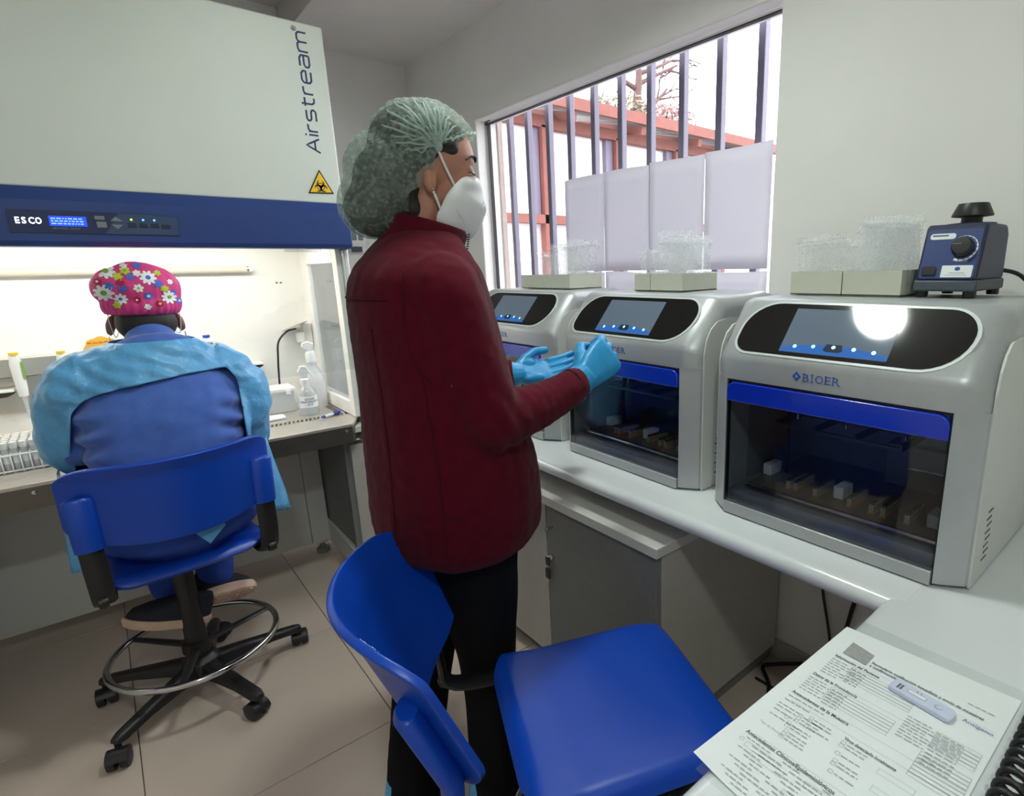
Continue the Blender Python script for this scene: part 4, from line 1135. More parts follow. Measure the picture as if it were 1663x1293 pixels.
def hand_mesh(wrist, fwd, back, side, curls, thumb, spread=0.0, scale=1.0, cuff=0.0, voxel=0.0026, cuff_r=0.031):
    """palm, four unequal bent fingers and a thumb; curls = 4 x (knuckle, middle, tip) degrees"""
    dx = Vector(fwd).normalized(); dz = Vector(back); dz = (dz-dx*dz.dot(dx)).normalized(); dy = dz.cross(dx)*side
    mb = MB()
    # palm
    R = []
    for x, w, h, zo in ((-0.012, 0.026, 0.020, 0.0), (0.010, 0.028, 0.020, 0.0), (0.035, 0.036, 0.0175, 0.001), (0.062, 0.041, 0.0160, 0.002), (0.084, 0.041, 0.0135, 0.002), (0.094, 0.036, 0.010, 0.001)):
        R.append([V(x, w*math.copysign(abs(cos(a))**0.75, cos(a)), zo+h*math.copysign(abs(sin(a))**0.85, sin(a))) for a in [k*2*pi/20 for k in range(20)]])
    mb.rings(R)
    mb.ell((0.032, 0.024, -0.009), (0.030, 0.016, 0.014))       # thumb mound
    mb.ell((0.036, -0.024, -0.007), (0.032, 0.013, 0.012))
    for (by, bx, L, r), cu, sp in zip(((0.030, 0.086, (0.042, 0.026, 0.020), 0.0098), (0.0105, 0.091, (0.046, 0.030, 0.021), 0.0100), (-0.010, 0.088, (0.042, 0.028, 0.021), 0.0096), (-0.029, 0.079, (0.033, 0.021, 0.018), 0.0086)), curls, (1, 0.33, -0.33, -1)):
        p = V(bx-0.012, by, 0.0); ang = 0; pts = [p]; rad = [r*1.12]
        yaw = radians(spread)*sp
        p = V(bx, by, 0.001); pts.append(p); rad.append(r*1.1)
        for k in range(3):
            a0 = ang; ang += radians(cu[k])
            dirv = lambda t: V(cos(t)*cos(yaw), cos(t)*sin(yaw), -sin(t))
            p = p+dirv((a0+ang)/2)*L[k]*0.25; pts.append(p); rad.append(r*(1.03-0.07*k))
            p = p+dirv(ang)*L[k]*0.75; pts.append(p); rad.append(r*(0.98-0.09*k))
        mb.tube(pts, rad, 12); mb.ell(pts[-1], (rad[-1],)*3, 12, 8)
    # thumb leaves the side of the palm near its base
    pts = [V(0.014, 0.018, -0.006), V(0.034, 0.036, -0.012)]; rad = [0.014, 0.0135]
    p = pts[-1]
    for d, L, r in thumb:
        p = p+Vector(d).normalized()*L; pts.append(p); rad.append(r)
    mb.tube(pts, rad, 12); mb.ell(pts[-1], (rad[-1],)*3, 12, 8)
    if cuff:
        R = []
        for x, r in ((-cuff, cuff_r*1.02), (-cuff*0.8, cuff_r*0.97), (-cuff*0.4, cuff_r*0.95), (0.0, cuff_r*0.86), (0.012, cuff_r*0.8)):
            R.append([V(x, r*cos(a), r*0.86*sin(a)) for a in [k*2*pi/18 for k in range(18)]])
        mb.rings(R)
    mt = Matrix((dx*scale, dy*scale, dz*scale)).transposed().to_4x4(); mt.translation = Vector(wrist)
    mb.xf(mt)
    return remesh(mb, voxel, 4, 0.5)

def shoe(parent, heel, toe, up, sole_mat, upper_mat, L=None, w=0.042):
    heel, toe = Vector(heel), Vector(toe); dx = (toe-heel).normalized(); L = L or (toe-heel).length
    dz = Vector(up); dz = (dz-dx*dz.dot(dx)).normalized(); dy = dz.cross(dx)
    mt = Matrix((dx, dy, dz)).transposed().to_4x4(); mt.translation = heel
    out = []
    n = 28
    for k in range(n):
        a = 2*pi*k/n; c, s = cos(a), sin(a)
        x = L*(0.5-0.5*c); ww = w*(0.78+0.26*x/L-0.20*max(0, x/L-0.62)*2.0)
        out.append((x, ww*math.copysign(abs(s)**0.7, s)))
    so = MB()
    R = []
    for z, k in ((-0.004, 0.93), (0.0, 0.99), (0.014, 1.03), (0.027, 1.0), (0.028, 0.90)):
        R.append([V(L/2+(x-L/2)*k, y*k, z+0.012*max(0, x/L-0.75)) for x, y in out])
    so.rings(R)
    for i in range(7):
        for j in range(3):
            so.box(L*(0.14+0.11*i), L*(0.20+0.11*i), w*(-0.55+0.42*j), w*(-0.30+0.42*j), -0.0065, -0.0035)
    so.xf(mt); so.build('shoe_sole', MATS[sole_mat], parent, smooth=60)
    up_ = MB(); R = []
    for z, x0, x1, k in ((0.026, 0.01, 0.99, 0.93), (0.05, 0.0, 0.93, 0.90), (0.068, 0.0, 0.78, 0.80), (0.085, 0.01, 0.58, 0.66), (0.10, 0.03, 0.44, 0.60)):
        R.append([V(L*(x0+(x1-x0)*x/L), y*k, z) for x, y in out])
    up_.rings(R); up_.xf(mt); up_.build('shoe_upper', MATS[upper_mat], parent, smooth=60)

# ------------------------------------------------------------------ seated worker (seen from behind)
sp = thing('person', 'seated person seen from behind in pink floral cap and pale blue plastic gown', 'person', (0.09, 2.05, 0.0))
HC = V(0.106, 2.160, 1.262)
def torso_pts(k=0.0):
    return ([(0.085, 2.000, 0.585), (0.086, 1.992, 0.65), (0.088, 1.988, 0.72), (0.092, 1.992, 0.83), (0.098, 2.012, 0.94), (0.104, 2.045, 1.03), (0.106, 2.075, 1.092), (0.106, 2.098, 1.122), (0.106, 2.106, 1.138)],
            [(0.165+k, 0.125+k), (0.175+k, 0.132+k), (0.168+k, 0.124+k), (0.178+k, 0.122+k), (0.188+k, 0.118+k), (0.165+k, 0.098+k), (0.132+k, 0.088+k), (0.088+k, 0.070+k), (0.062+k, 0.058+k)])
SL, EL, WL = (-0.066, 2.065, 1.020), (-0.099, 2.12, 0.86), (-0.03, 2.40, 0.84)
SR, ER, WR = (0.278, 2.065, 0.985), (0.285, 2.12, 0.81), (0.21, 2.42, 0.84)
KL, AL, KR, AR = (-0.01, 2.42, 0.585), (0.03, 2.20, 0.33), (0.20, 2.42, 0.585), (0.15, 2.17, 0.335)
def seated_base(k, arms=True, legs=True, head=True):
    mb = MB()
    p, r = torso_pts(k); limb(mb, p, r, (1, 0, 0), 20)
    if arms:
        limb(mb, [(0.04, 2.07, 1.060), SL, EL, ((EL[0]+WL[0])/2, (EL[1]+WL[1])/2, 0.84), WL], [0.075+k, 0.072+k, 0.056+k, 0.050+k, 0.040+k])
        limb(mb, [(0.17, 2.07, 1.045), SR, ER, ((ER[0]+WR[0])/2, (ER[1]+WR[1])/2, 0.82), WR], [0.075+k, 0.072+k, 0.056+k, 0.050+k, 0.040+k])
    if legs:
        for s, K, A in ((-1, KL, AL), (1, KR, AR)):
            limb(mb, [(0.085+0.085*s, 2.02, 0.61), ((0.085+0.085*s+K[0])/2, 2.22, 0.60), K, ((K[0]+A[0])/2, (K[1]+A[1])/2+0.02, (K[2]+A[2])/2), A], [0.095+k, 0.085+k, 0.062+k, 0.056+k, 0.043+k])
        mb.ell((0.085, 1.985, 0.620), (0.188+k, 0.145+k, 0.078+k))
    if head:
        limb(mb, [(0.106, 2.10, 1.09), (0.106, 2.135, 1.16), (0.106, 2.15, 1.23)], [0.054, 0.052, 0.058])
        mb.ell(HC, (0.074, 0.094, 0.100)); mb.ell(HC+V(0, 0.045, -0.06), (0.058, 0.06, 0.062))
        for s in (-1, 1): mb.ell(HC+V(0.081*s, 0.012, -0.078), (0.011, 0.021, 0.031), rot=Matrix.Rotation(0.35*s, 3, 'Z') @ Matrix.Rotation(-0.2*s, 3, 'Y'))
    return mb
me = remesh(seated_base(-0.012), 0.007, 3)
put_mesh('body', me, MATS['skin_dark'], sp)
hm = MB(); hm.ell(HC+V(0, -0.004, 0.0), (0.079, 0.097, 0.098)); hm.ell(HC+V(0, -0.036, -0.070), (0.074, 0.058, 0.062)); hm.ell(HC+V(0, -0.030, -0.10), (0.060, 0.046, 0.040))
put_mesh('hair', remesh(hm, 0.005, 3), MATS['hair'], sp)
# pink cap
cm = MB()
cm.ell(HC+V(0.0, 0.008, 0.022), (0.101, 0.116, 0.080)); cm.ell(HC+V(-0.040, 0.0, 0.030), (0.070, 0.095, 0.058)); cm.ell(HC+V(0.0, 0.0, -0.02), (0.096, 0.108, 0.06))
cme = remesh(cm, 0.0045, 6)
def capn(p):
    a = math.atan2(p.x-HC.x, p.y-HC.y); low = max(0, min(1, (1.30-p.z)/0.09))
    return 0.0022*sin(a*34)*low+0.003*noise.noise(p*28)
displace(cme, capn)
cut_faces(cme, lambda c, n: c.z < 1.215+0.20*(c.y-2.06)*0-0.03*(c.x-0.106))
cap = put_mesh('surgical_cap', cme, MATS['cap_pink'], sp)
cap.modifiers.new('t', 'SOLIDIFY').thickness = 0.0015
# flower print laid on the cap surface
bmc = bmesh.new(); bmc.from_mesh(cme); tree_ = BVHTree.FromBMesh(bmc)
capw = world_loc(cap)
def on_cap(origin, d):
    h = tree_.ray_cast(Vector(origin)-capw, Vector(d))
    return (h[0]+capw, h[1]) if h[0] is not None else None
fl_mb = MB(); FM = ['print_white', 'print_blue', 'print_lime', 'print_green', 'print_red']
def flower(cx, cz, r, petals, mi, mc, rot=0.0, wide=0.5):
    """petals in the x/z plane pushed on to the cap from behind"""
    def proj(u, w, h):
        q = on_cap((cx+u, 1.8, cz+w), (0, 1, 0))
        if q is None: return None
        return q[0]+q[1]*h*(1 if q[1].y < 0 else -1)
    for k in range(petals):
        a = rot+k*2*pi/petals; ring = []
        for j in range(9):
            t = j/8*2*pi
            lu = r*(0.60+0.40*cos(t)); lw = r*0.40*wide*2*sin(t)*sin(pi/petals)*1.6
            ring.append(proj(lu*cos(a)-lw*sin(a), lu*sin(a)+lw*cos(a), 0.0016))
        if any(p is None for p in ring): continue
        fl_mb.add(ring[:-1], [tuple(range(8))], mi)
    ring = [proj(r*0.30*cos(t), r*0.30*sin(t), 0.0021) for t in [j*2*pi/10 for j in range(10)]]
    if not any(p is None for p in ring): fl_mb.add(ring, [tuple(range(10))], mc)
rf = random.Random(11)
for x, z, r, pt, mi, mc in ((0.040, 1.338, 0.022, 9, 0, 3), (0.080, 1.338, 0.012, 6, 2, 3), (0.062, 1.322, 0.012, 6, 2, 2), (0.088, 1.321, 0.010, 6, 1, 1), (0.126, 1.318, 0.020, 9, 0, 1), (0.104, 1.330, 0.010, 6, 0, 0), (0.080, 1.352, 0.009, 6, 0, 0), (0.040, 1.298, 0.011, 6, 1, 1),
                            (0.026, 1.280, 0.023, 9, 0, 3), (0.066, 1.290, 0.011, 6, 1, 1), (0.145, 1.300, 0.012, 6, 1, 1), (0.158, 1.286, 0.011, 6, 2, 2), (0.166, 1.262, 0.020, 9, 0, 3), (0.178, 1.275, 0.009, 6, 1, 1), (0.058, 1.262, 0.016, 8, 0, 1), (0.064, 1.306, 0.010, 4, 4, 4), (0.048, 1.246, 0.010, 6, 2, 2),
                            (0.110, 1.352, 0.010, 6, 1, 1), (0.175, 1.305, 0.008, 6, 0, 0), (0.150, 1.330, 0.009, 6, 2, 2), (0.100, 1.290, 0.012, 6, 0, 2), (0.118, 1.268, 0.012, 6, 1, 0), (0.092, 1.258, 0.010, 6, 4, 0), (0.140, 1.245, 0.010, 6, 4, 2), (0.190, 1.250, 0.010, 6, 1, 0), (0.018, 1.310, 0.010, 6, 4, 0), (0.112, 1.238, 0.009, 6, 0, 0)):
    flower(x, z, r, pt, mi, mc, rf.uniform(0, 1))
fl_mb.build('flower_print', [MATS[k] for k in FM], cap)
bmc.free()
for s in (-1, 1):
    c = HC+V(0.086*s, 0.010, -0.118)
    MB().tube([c+V(0.004*s, 0.011*cos(q), 0.011*sin(q)) for q in [i*2*pi/20 for i in range(20)]], 0.0010, 6, closed=True).build('earring', MATS['chrome'], sp, smooth=180)
    MB().tube(catmull([HC+V(0.080*s, 0.0, -0.020), HC+V(0.083*s, -0.018, -0.06), HC+V(0.076*s, 0.0, -0.11), HC+V(0.066*s, 0.05, -0.10)]), 0.0012, 6).build('mask_strap', MATS['elastic'], sp, smooth=180)
# scrub shirt
sb = MB()
p, r = torso_pts(0.004); limb(sb, p[1:], r[1:], (1, 0, 0), 20)
limb(sb, [(0.02, 2.05, 1.02), (-0.066, 2.06, 1.005), (-0.086, 2.075, 0.93), (-0.095, 2.09, 0.87)], [0.08, 0.075, 0.068, 0.064])
limb(sb, [(0.19, 2.05, 1.0), (0.268, 2.06, 0.975), (0.276, 2.075, 0.90), (0.280, 2.09, 0.84)], [0.08, 0.075, 0.066, 0.062])
limb(sb, [(0.106, 2.080, 1.09), (0.106, 2.096, 1.122), (0.106, 2.106, 1.142)], [(0.10, 0.072), (0.077, 0.068), (0.070, 0.062)], (1, 0, 0))
shm = remesh(sb, 0.0065, 6)
def fold(p):
    d = 0.004*noise.noise(V(p.x*7, p.y*7, p.z*16))
    d += 0.010*math.exp(-((p.z-0.93+0.25*abs(p.x-0.09))/0.035)**2)*noise.noise(V(p.x*16, 3, p.z*8))
    for s, x0 in ((-1, -0.075), (1, 0.255)):
        d += 0.012*math.exp(-((p.x-x0)/0.035)**2)*sin((p.z+0.3*s*p.x)*110)*math.exp(-((p.z-0.91)/0.07)**2)
    return d
displace(shm, fold)
put_mesh('scrub_shirt', shm, MATS['scrub_blue'], sp)
# trousers
pt = MB()
for s, K, A in ((-1, KL, AL), (1, KR, AR)):
    limb(pt, [(0.085+0.085*s, 2.02, 0.61), ((0.085+0.085*s+K[0])/2, 2.22, 0.60), K, ((K[0]+A[0])/2, (K[1]+A[1])/2+0.02, (K[2]+A[2])/2), A], [0.097, 0.088, 0.068, 0.062, 0.054])
pt.ell((0.085, 1.972, 0.628), (0.205, 0.155, 0.088)); limb(pt, [(0.085, 2.0, 0.61), (0.086, 1.99, 0.70)], [(0.18, 0.135), (0.172, 0.13)], (1, 0, 0))
ptm = remesh(pt, 0.008, 5); displace(ptm, lambda p: 0.004*noise.noise(V(p.x*12, p.y*12, p.z*20)))
put_mesh('scrub_trousers', ptm, MATS['pants_blue'], sp)
# plastic gown, open over the lower back
gb = seated_base(0.016, True, False, False)
limb(gb, [(0.106, 2.06, 1.07), (0.106, 2.085, 1.125), (0.106, 2.105, 1.160)], [(0.15, 0.09), (0.106, 0.082), (0.086, 0.074)], (1, 0, 0))
gme = remesh(gb, 0.0065, 8)
def gn(p):
    d = 0.007*noise.noise(V(p.x*9, p.y*9, p.z*22))+0.0035*noise.noise(V(p.x*30+p.z*20, p.y*30, p.z*10))
    if p.x < -0.06 or p.x > 0.25: d += 0.010*(0.5+noise.noise(V(p.x*14, p.y*14, p.z*9+5)))
    if p.z > 1.0 and p.y < 2.06: d += 0.003*sin((p.x*0.6+p.z)*120+4*noise.noise(p*9))
    return d
displace(gme, gn)
OPEN = [(-0.118, 0.3), (-0.116, 0.871), (-0.096, 0.975), (-0.068, 1.008), (-0.021, 1.028), (0.084, 1.046), (0.18, 1.055), (0.262, 1.056), (0.285, 1.01), (0.278, 0.886), (0.275, 0.3)]
cut_faces(gme, lambda c, n: (c.y < 2.10 and in_poly(c.x, c.z, OPEN)) or c.z < 0.62 or (c.z > 1.146 and abs(c.x-0.106) < 0.12))
gw = put_mesh('plastic_gown', gme, MATS['gown_blue'], sp)
gw.modifiers.new('t', 'SOLIDIFY').thickness = 0.0015
# loose gown skirt ends beside the seat
def drape(name, pts0, pts1, parent, mtl, n=14, amp=0.012, seed=0):
    mb = MB(); A = catmull(pts0, n); B = catmull(pts1, n); k = min(len(A), len(B)); rows = 10
    vs = []; fs = []
    for i in range(k):
        for j in range(rows+1):
            t = j/rows; p = A[i].lerp(B[i], t)
            w = amp*(0.3+t)*sin(i*0.9+seed+2*t)
            vs.append(p+V(w, w*0.7, 0))
    for i in range(k-1):
        for j in range(rows): a = i*(rows+1)+j; fs.append((a, a+1, a+rows+2, a+rows+1))
    o = mb.add(vs, fs).build(name, mtl, parent, smooth=180); o.modifiers.new('t', 'SOLIDIFY').thickness = 0.0015
    return o
drape('gown_skirt', [(0.292, 1.98, 0.80), (0.340, 2.05, 0.80), (0.352, 2.16, 0.80)], [(0.320, 2.00, 0.575), (0.375, 2.06, 0.535), (0.385, 2.17, 0.555)], sp, MATS['gown_blue'], 8)
drape('gown_skirt', [(-0.125, 1.99, 0.80), (-0.150, 2.06, 0.80), (-0.155, 2.16, 0.80)], [(-0.135, 1.97, 0.54), (-0.165, 2.06, 0.52), (-0.17, 2.17, 0.54)], sp, MATS['gown_blue'], 8, 0.008, 2)
MB().add([(0.10, 1.816, 0.628), (0.165, 1.820, 0.642), (0.172, 1.822, 0.630), (0.128, 1.812, 0.590)], [(0, 1, 2, 3)]).build('gown_tie', MATS['gown_blue'], sp)
shoe(sp, (0.105, 2.07, 0.225), (-0.105, 2.11, 0.290), (0.28, -0.1, 0.95), 'sole', 'shoe_navy')
shoe(sp, (0.095, 2.09, 0.290), (0.255, 2.15, 0.240), (0.28, 0.86, 0.42), 'sole', 'shoe_navy', w=0.040)
for nme, wr_, sd in (('glove', WL, -1), ('glove', WR, 1)):
    me = hand_mesh(wr_, (0.1*-sd, 0.95, -0.1), (0.1*sd, 0.1, 1), sd, [(25, 30, 15)]*4, [((0.6, 0.7, -0.3), 0.032, 0.011), ((0.8, 0.4, -0.3), 0.024, 0.0095)], 3, voxel=0.004)
    put_mesh(nme, me, MATS['glove'], sp)

# ------------------------------------------------------------------ standing worker (seen from behind her right side)
wp = thing('person', 'standing person in maroon fleece jacket, white mask and hair net with blue gloves', 'person', (0.53, 1.11, 0.0))
TH = radians(-8); TF = V(cos(TH), sin(TH), 0); TL_ = V(-sin(TH), cos(TH), 0)
TORSO = [(0.735, 0.548, 1.105, 0.148, 0.190), (0.760, 0.548, 1.105, 0.170, 0.208), (0.82, 0.549, 1.105, 0.178, 0.215), (0.92, 0.548, 1.105, 0.174, 0.212), (1.05, 0.535, 1.11, 0.156, 0.202), (1.18, 0.521, 1.115, 0.143, 0.198),
         (1.27, 0.513, 1.12, 0.134, 0.190), (1.32, 0.512, 1.12, 0.120, 0.178), (1.360, 0.518, 1.118, 0.094, 0.132), (1.395, 0.528, 1.116, 0.070, 0.082)]
def wtorso(mb, k=0.0, n=28, z0=0):
    R = []
    pts = catmull([(a[1], a[2], a[0]) for a in TORSO], 4); rr = catmull([(a[3], a[4], 0) for a in TORSO], 4)
    for p, r in zip(pts, rr):
        R.append([V(p.x, p.y, p.z)+TF*(r.x+k)*math.copysign(abs(cos(a))**0.9, cos(a))+TL_*(r.y+k)*math.copysign(abs(sin(a))**0.9, sin(a)) for a in [j*2*pi/n for j in range(n)]])
    mb.rings(R)
RS, RE, RWR = V(0.497, 0.975, 1.285), V(0.545, 0.918, 1.035), V(0.778, 0.946, 1.068)
LS, LE, LW = V(0.535, 1.268, 1.285), V(0.600, 1.320, 1.040), V(0.770, 1.205, 1.058)
RH, LH = V(0.545, 1.030, 0.76), V(0.560, 1.180, 0.76)
RK, LK = V(0.563, 1.040, 0.42), V(0.475, 1.180, 0.42)
RA, LA = V(0.560, 1.040, 0.085), V(0.405, 1.180, 0.085)
HD = radians(-20); HF = V(cos(HD), sin(HD), 0); HL = V(-sin(HD), cos(HD), 0)
WH = V(0.560, 1.106, 1.520)
def hp(f, l, z): return WH+HF*f+HL*l+V(0, 0, z-1.520)
HROT = Matrix((HF, HL, V(0, 0, 1))).transposed()
# body, one continuous surface with a head and face
bd = MB()
wtorso(bd, -0.025)
limb(bd, [RS+V(0, .03, 0), RS, RE, RWR], [0.055, 0.055, 0.045, 0.028]); limb(bd, [LS-V(0, .03, 0), LS, LE, LW], [0.055, 0.055, 0.045, 0.028])
limb(bd, [RH, RK, RA], [0.08, 0.052, 0.036]); limb(bd, [LH, LK, LA], [0.08, 0.052, 0.036])
bd.ell((0.552, 1.105, 0.80), (0.13, 0.165, 0.11))
limb(bd, [V(0.522, 1.118, 1.36), hp(-0.03, 0, 1.41), hp(-0.012, 0, 1.46)], [0.060, 0.055, 0.056])
P15 = Matrix.Rotation(radians(10), 3, 'Y')
bd.ell(hp(-0.012, 0, 1.540), (0.098, 0.074, 0.088), rot=HROT @ P15, n=26, m=18)
bd.ell(hp(0.030, 0, 1.475), (0.058, 0.057, 0.076), rot=HROT @ P15, n=24, m=16)
bd.ell(hp(0.045, 0, 1.425), (0.034, 0.036, 0.032), rot=HROT)
bd.ell(hp(0.064, 0, 1.532), (0.020, 0.046, 0.012), rot=HROT)          # brow
for s in (-1, 1):
    bd.ell(hp(0.046, 0.038*s, 1.480), (0.022, 0.016, 0.022), rot=HROT)   # cheek
    bd.ell(hp(0.066, 0.030*s, 1.512), (0.011, 0.014, 0.0095), rot=HROT)  # eyelid
    bd.ell(hp(-0.012, 0.070*s, 1.486), (0.013, 0.007, 0.024), rot=HROT)  # ear
bd.tube([hp(0.074, 0, 1.522), hp(0.077, 0, 1.503), hp(0.083, 0, 1.484), hp(0.078, 0, 1.470)], [0.008, 0.0085, 0.009, 0.008], 12)
put_mesh('body', remesh(bd, 0.0045, 3), MATS['skin'], wp)
# eyes, brows, lashes
for s in (-1, 1):
    MB().ell(hp(0.0655, 0.031*s, 1.5085), (0.0098, 0.0115, 0.0070), 16, 10, HROT).build('eye', MATS['eye_white'], wp, smooth=180)
    MB().tube(catmull([hp(0.0790, 0.021*s, 1.5070), hp(0.0800, 0.030*s, 1.5055), hp(0.0745, 0.042*s, 1.5060), hp(0.066, 0.048*s, 1.5080)]), [(0.0011, 0.002)]*19, 6).build('eyelash', MATS['hair'], wp, smooth=180)
    MB().tube(catmull([hp(0.0845, 0.012*s, 1.5340), hp(0.0820, 0.027*s, 1.5395), hp(0.0730, 0.042*s, 1.5380), hp(0.060, 0.054*s, 1.5290)]), [(0.0022, 0.0034)]*6+[(0.002, 0.003)]*7+[(0.0014, 0.002)]*6, 8).build('eyebrow', MATS['hair'], wp, smooth=180)
# hair under the net
hb = MB()
hb.ell(hp(-0.024, 0, 1.550), (0.093, 0.079, 0.086), rot=HROT @ P15, n=24, m=16)
hb.ell(hp(-0.080, 0, 1.487), (0.070, 0.074, 0.076), rot=HROT)
hb.ell(hp(-0.114, -0.004, 1.442), (0.056, 0.064, 0.056), rot=HROT)
hb.ell(hp(-0.045, 0, 1.440), (0.036, 0.058, 0.048), rot=HROT)
hb.ell(hp(0.004, 0, 1.566), (0.070, 0.074, 0.052), rot=HROT)
for s in (-1, 1): hb.ell(hp(0.022, 0.058*s, 1.548), (0.027, 0.014, 0.018), rot=HROT)
hme = remesh(hb, 0.005, 4)
put_mesh('hair', hme, MATS['hair'], wp)
# bouffant hair net
nb_ = MB()
nb_.ell(hp(-0.010, 0, 1.556), (0.106, 0.092, 0.089), rot=HROT @ P15, n=28, m=18)
nb_.ell(hp(-0.080, 0, 1.500), (0.083, 0.088, 0.088), rot=HROT @ Matrix.Rotation(radians(-30), 3, 'Y'))
nb_.ell(hp(-0.118, -0.004, 1.448), (0.064, 0.074, 0.066), rot=HROT)
nb_.ell(hp(-0.050, 0, 1.470), (0.060, 0.084, 0.056), rot=HROT)
nme_ = remesh(nb_, 0.0045, 5)
GP = hp(0.006, -0.092, 1.545)
def netn(p):
    q = p-GP; a = math.atan2(q.z, q.dot(HF)); d = q.length
    s = 0.0022*sin(a*26)*math.exp(-((d-0.035)/0.04)**2)
    f = (p-WH).dot(HF)
    s += 0.0009*sin(f*420+3*noise.noise(p*30))*max(0, min(1, (p.z-1.50)/0.05))
    return s+0.003*noise.noise(p*20)
displace(nme_, netn)
def net_cut(c, n):
    q = c-WH; f = q.dot(HF); z = c.z
    if f > 0.006: return z < 1.545+(f-0.006)*0.40
    if f > -0.010: return z < 1.488+(f+0.010)/0.016*0.057
    if f > -0.055: return z < 1.462+(f+0.055)*0.55
    return False
cut_faces(nme_, net_cut, 10)
net = put_mesh('hair_net', nme_, MATS['net_cap'], wp)
# gathered pleats fanning out from the side and the elastic rim
bmn = bmesh.new(); bmn.from_mesh(nme_); tn = BVHTree.FromBMesh(bmn); nw = world_loc(net)
def on_net(p):
    h = tn.find_nearest(Vector(p)-nw)
    return h[0]+nw+h[1]*0.0012, h[1]
rp = random.Random(5)
for k, (ang, L) in enumerate(((178, 0.075), (160, 0.105), (143, 0.125), (126, 0.115), (112, 0.11), (98, 0.10), (82, 0.085), (66, 0.07), (50, 0.055), (196, 0.05), (135, 0.07), (119, 0.06), (104, 0.12), (152, 0.09), (169, 0.08), (90, 0.07), (74, 0.09), (58, 0.05), (187, 0.06), (131, 0.13), (108, 0.08))):
    a = radians(ang); pts = []; rad = []
    for j in range(9):
        t = j/8*L
        g = GP+HF*(t*cos(a))+V(0, 0, t*sin(a))+HL*(t*0.25)
        q, nn = on_net(g); pts.append(q); rad.append((0.0005, 0.0008+0.0014*sin(pi*min(1, j/8*0.9+0.05))))
    MB().tube(pts, rad, 8, ref=nn).build('net_pleat', MATS['net_fold'], net, smooth=180)
rim = []
for k in range(26):
    f = 0.094-0.090*k/25
    q, nn = on_net(hp(f, -sqrt(max(0, 1-(f/0.1)**2))*0.085, 1.547+f*0.40)); rim.append(q+V(0, 0, 0.001*sin(k*2.1)))
MB().tube(rim, [0.0022+0.0012*sin(k*1.9) for k in range(26)], 8).build('net_rim', MATS['net_fold'], net, smooth=180)
MB().ell(GP+HL*0.004, (0.008, 0.006, 0.011), 12, 8, HROT).build('net_knot', MATS['net_fold'], net, smooth=180)
bmn.free()
# folded respirator mask
ridge = [(0.0900, 1.5030), (0.0955, 1.4870), (0.0970, 1.468), (0.1020, 1.446), (0.0960, 1.428), (0.0870, 1.409), (0.0730, 1.392), (0.0560, 1.381), (0.036, 1.378)]
rimr = [(0.0600, 0.044, 1.4990), (0.0450, 0.057, 1.4920), (0.0290, 0.062, 1.4770), (0.0150, 0.066, 1.4600), (0.0040, 0.066, 1.4400), (-0.004, 0.064, 1.4260), (-0.006, 0.059, 1.4100), (0.000, 0.048, 1.3950), (0.012, 0.036, 1.384)]
R = []
for (rf_, rz_), (ef, el, ez) in zip(ridge, rimr):
    row = []
    for k in range(-10, 11):
        t = k/10; s = 1-abs(t)
        w = s**0.5
        row.append(hp(ef+(rf_-ef)*w, el*math.copysign(abs(t)**0.85, t), ez+(rz_-ez)*s))
    R.append(row)
R2 = []
cols = list(zip(*[[p for p in row] for row in R]))
fin = [catmull(c, 3) for c in cols]
R = [list(r) for r in zip(*fin)]
mk = MB().rings(R, closed=False, cap=False).build('face_mask', MATS['mask_white'], wp, smooth=180)
mk.modifiers.new('t', 'SOLIDIFY').thickness = 0.002
MB().tube(catmull([hp(0.0935, -0.012, 1.462), hp(0.0965, -0.022, 1.452), hp(0.085, -0.038, 1.440)]), 0.0008, 5).build('mask_fold', MATS['ink_grey'], mk, smooth=180)
MB().obox(hp(0.0775, -0.020, 1.486), HF*0.007+HL*-0.006, V(0, 0, 0.0035), HL*-0.0008-HF*0.0006).build('nose_clip', MATS['elastic'], mk)
st = MB()
for k in range(9):
    a = hp(0.033+0.0022*k, -0.0605+0.0003*k, 1.437-0.0040*k)
    st.obox(a, HF*0.0012, V(0, 0, 0.0009), HL*0.0005)
st.build('mask_print', MATS['ink_grey'], mk)
for a, b, c in ((hp(0.004, -0.088, 1.540), hp(0.016, -0.074, 1.515), hp(0.0385, -0.056, 1.472)), (hp(-0.012, -0.072, 1.475), hp(-0.004, -0.070, 1.458), hp(0.006, -0.062, 1.428))):
    MB().tube(catmull([a, b, c]), [(0.0010, 0.0024)]*13, 8, ref=HL).build('mask_strap', MATS['elastic'], wp, smooth=180)
MB().ell(hp(-0.010, -0.083, 1.470), (0.0025, 0.0025, 0.0025), 10, 6).build('ear_stud', MATS['chrome'], wp, smooth=180)
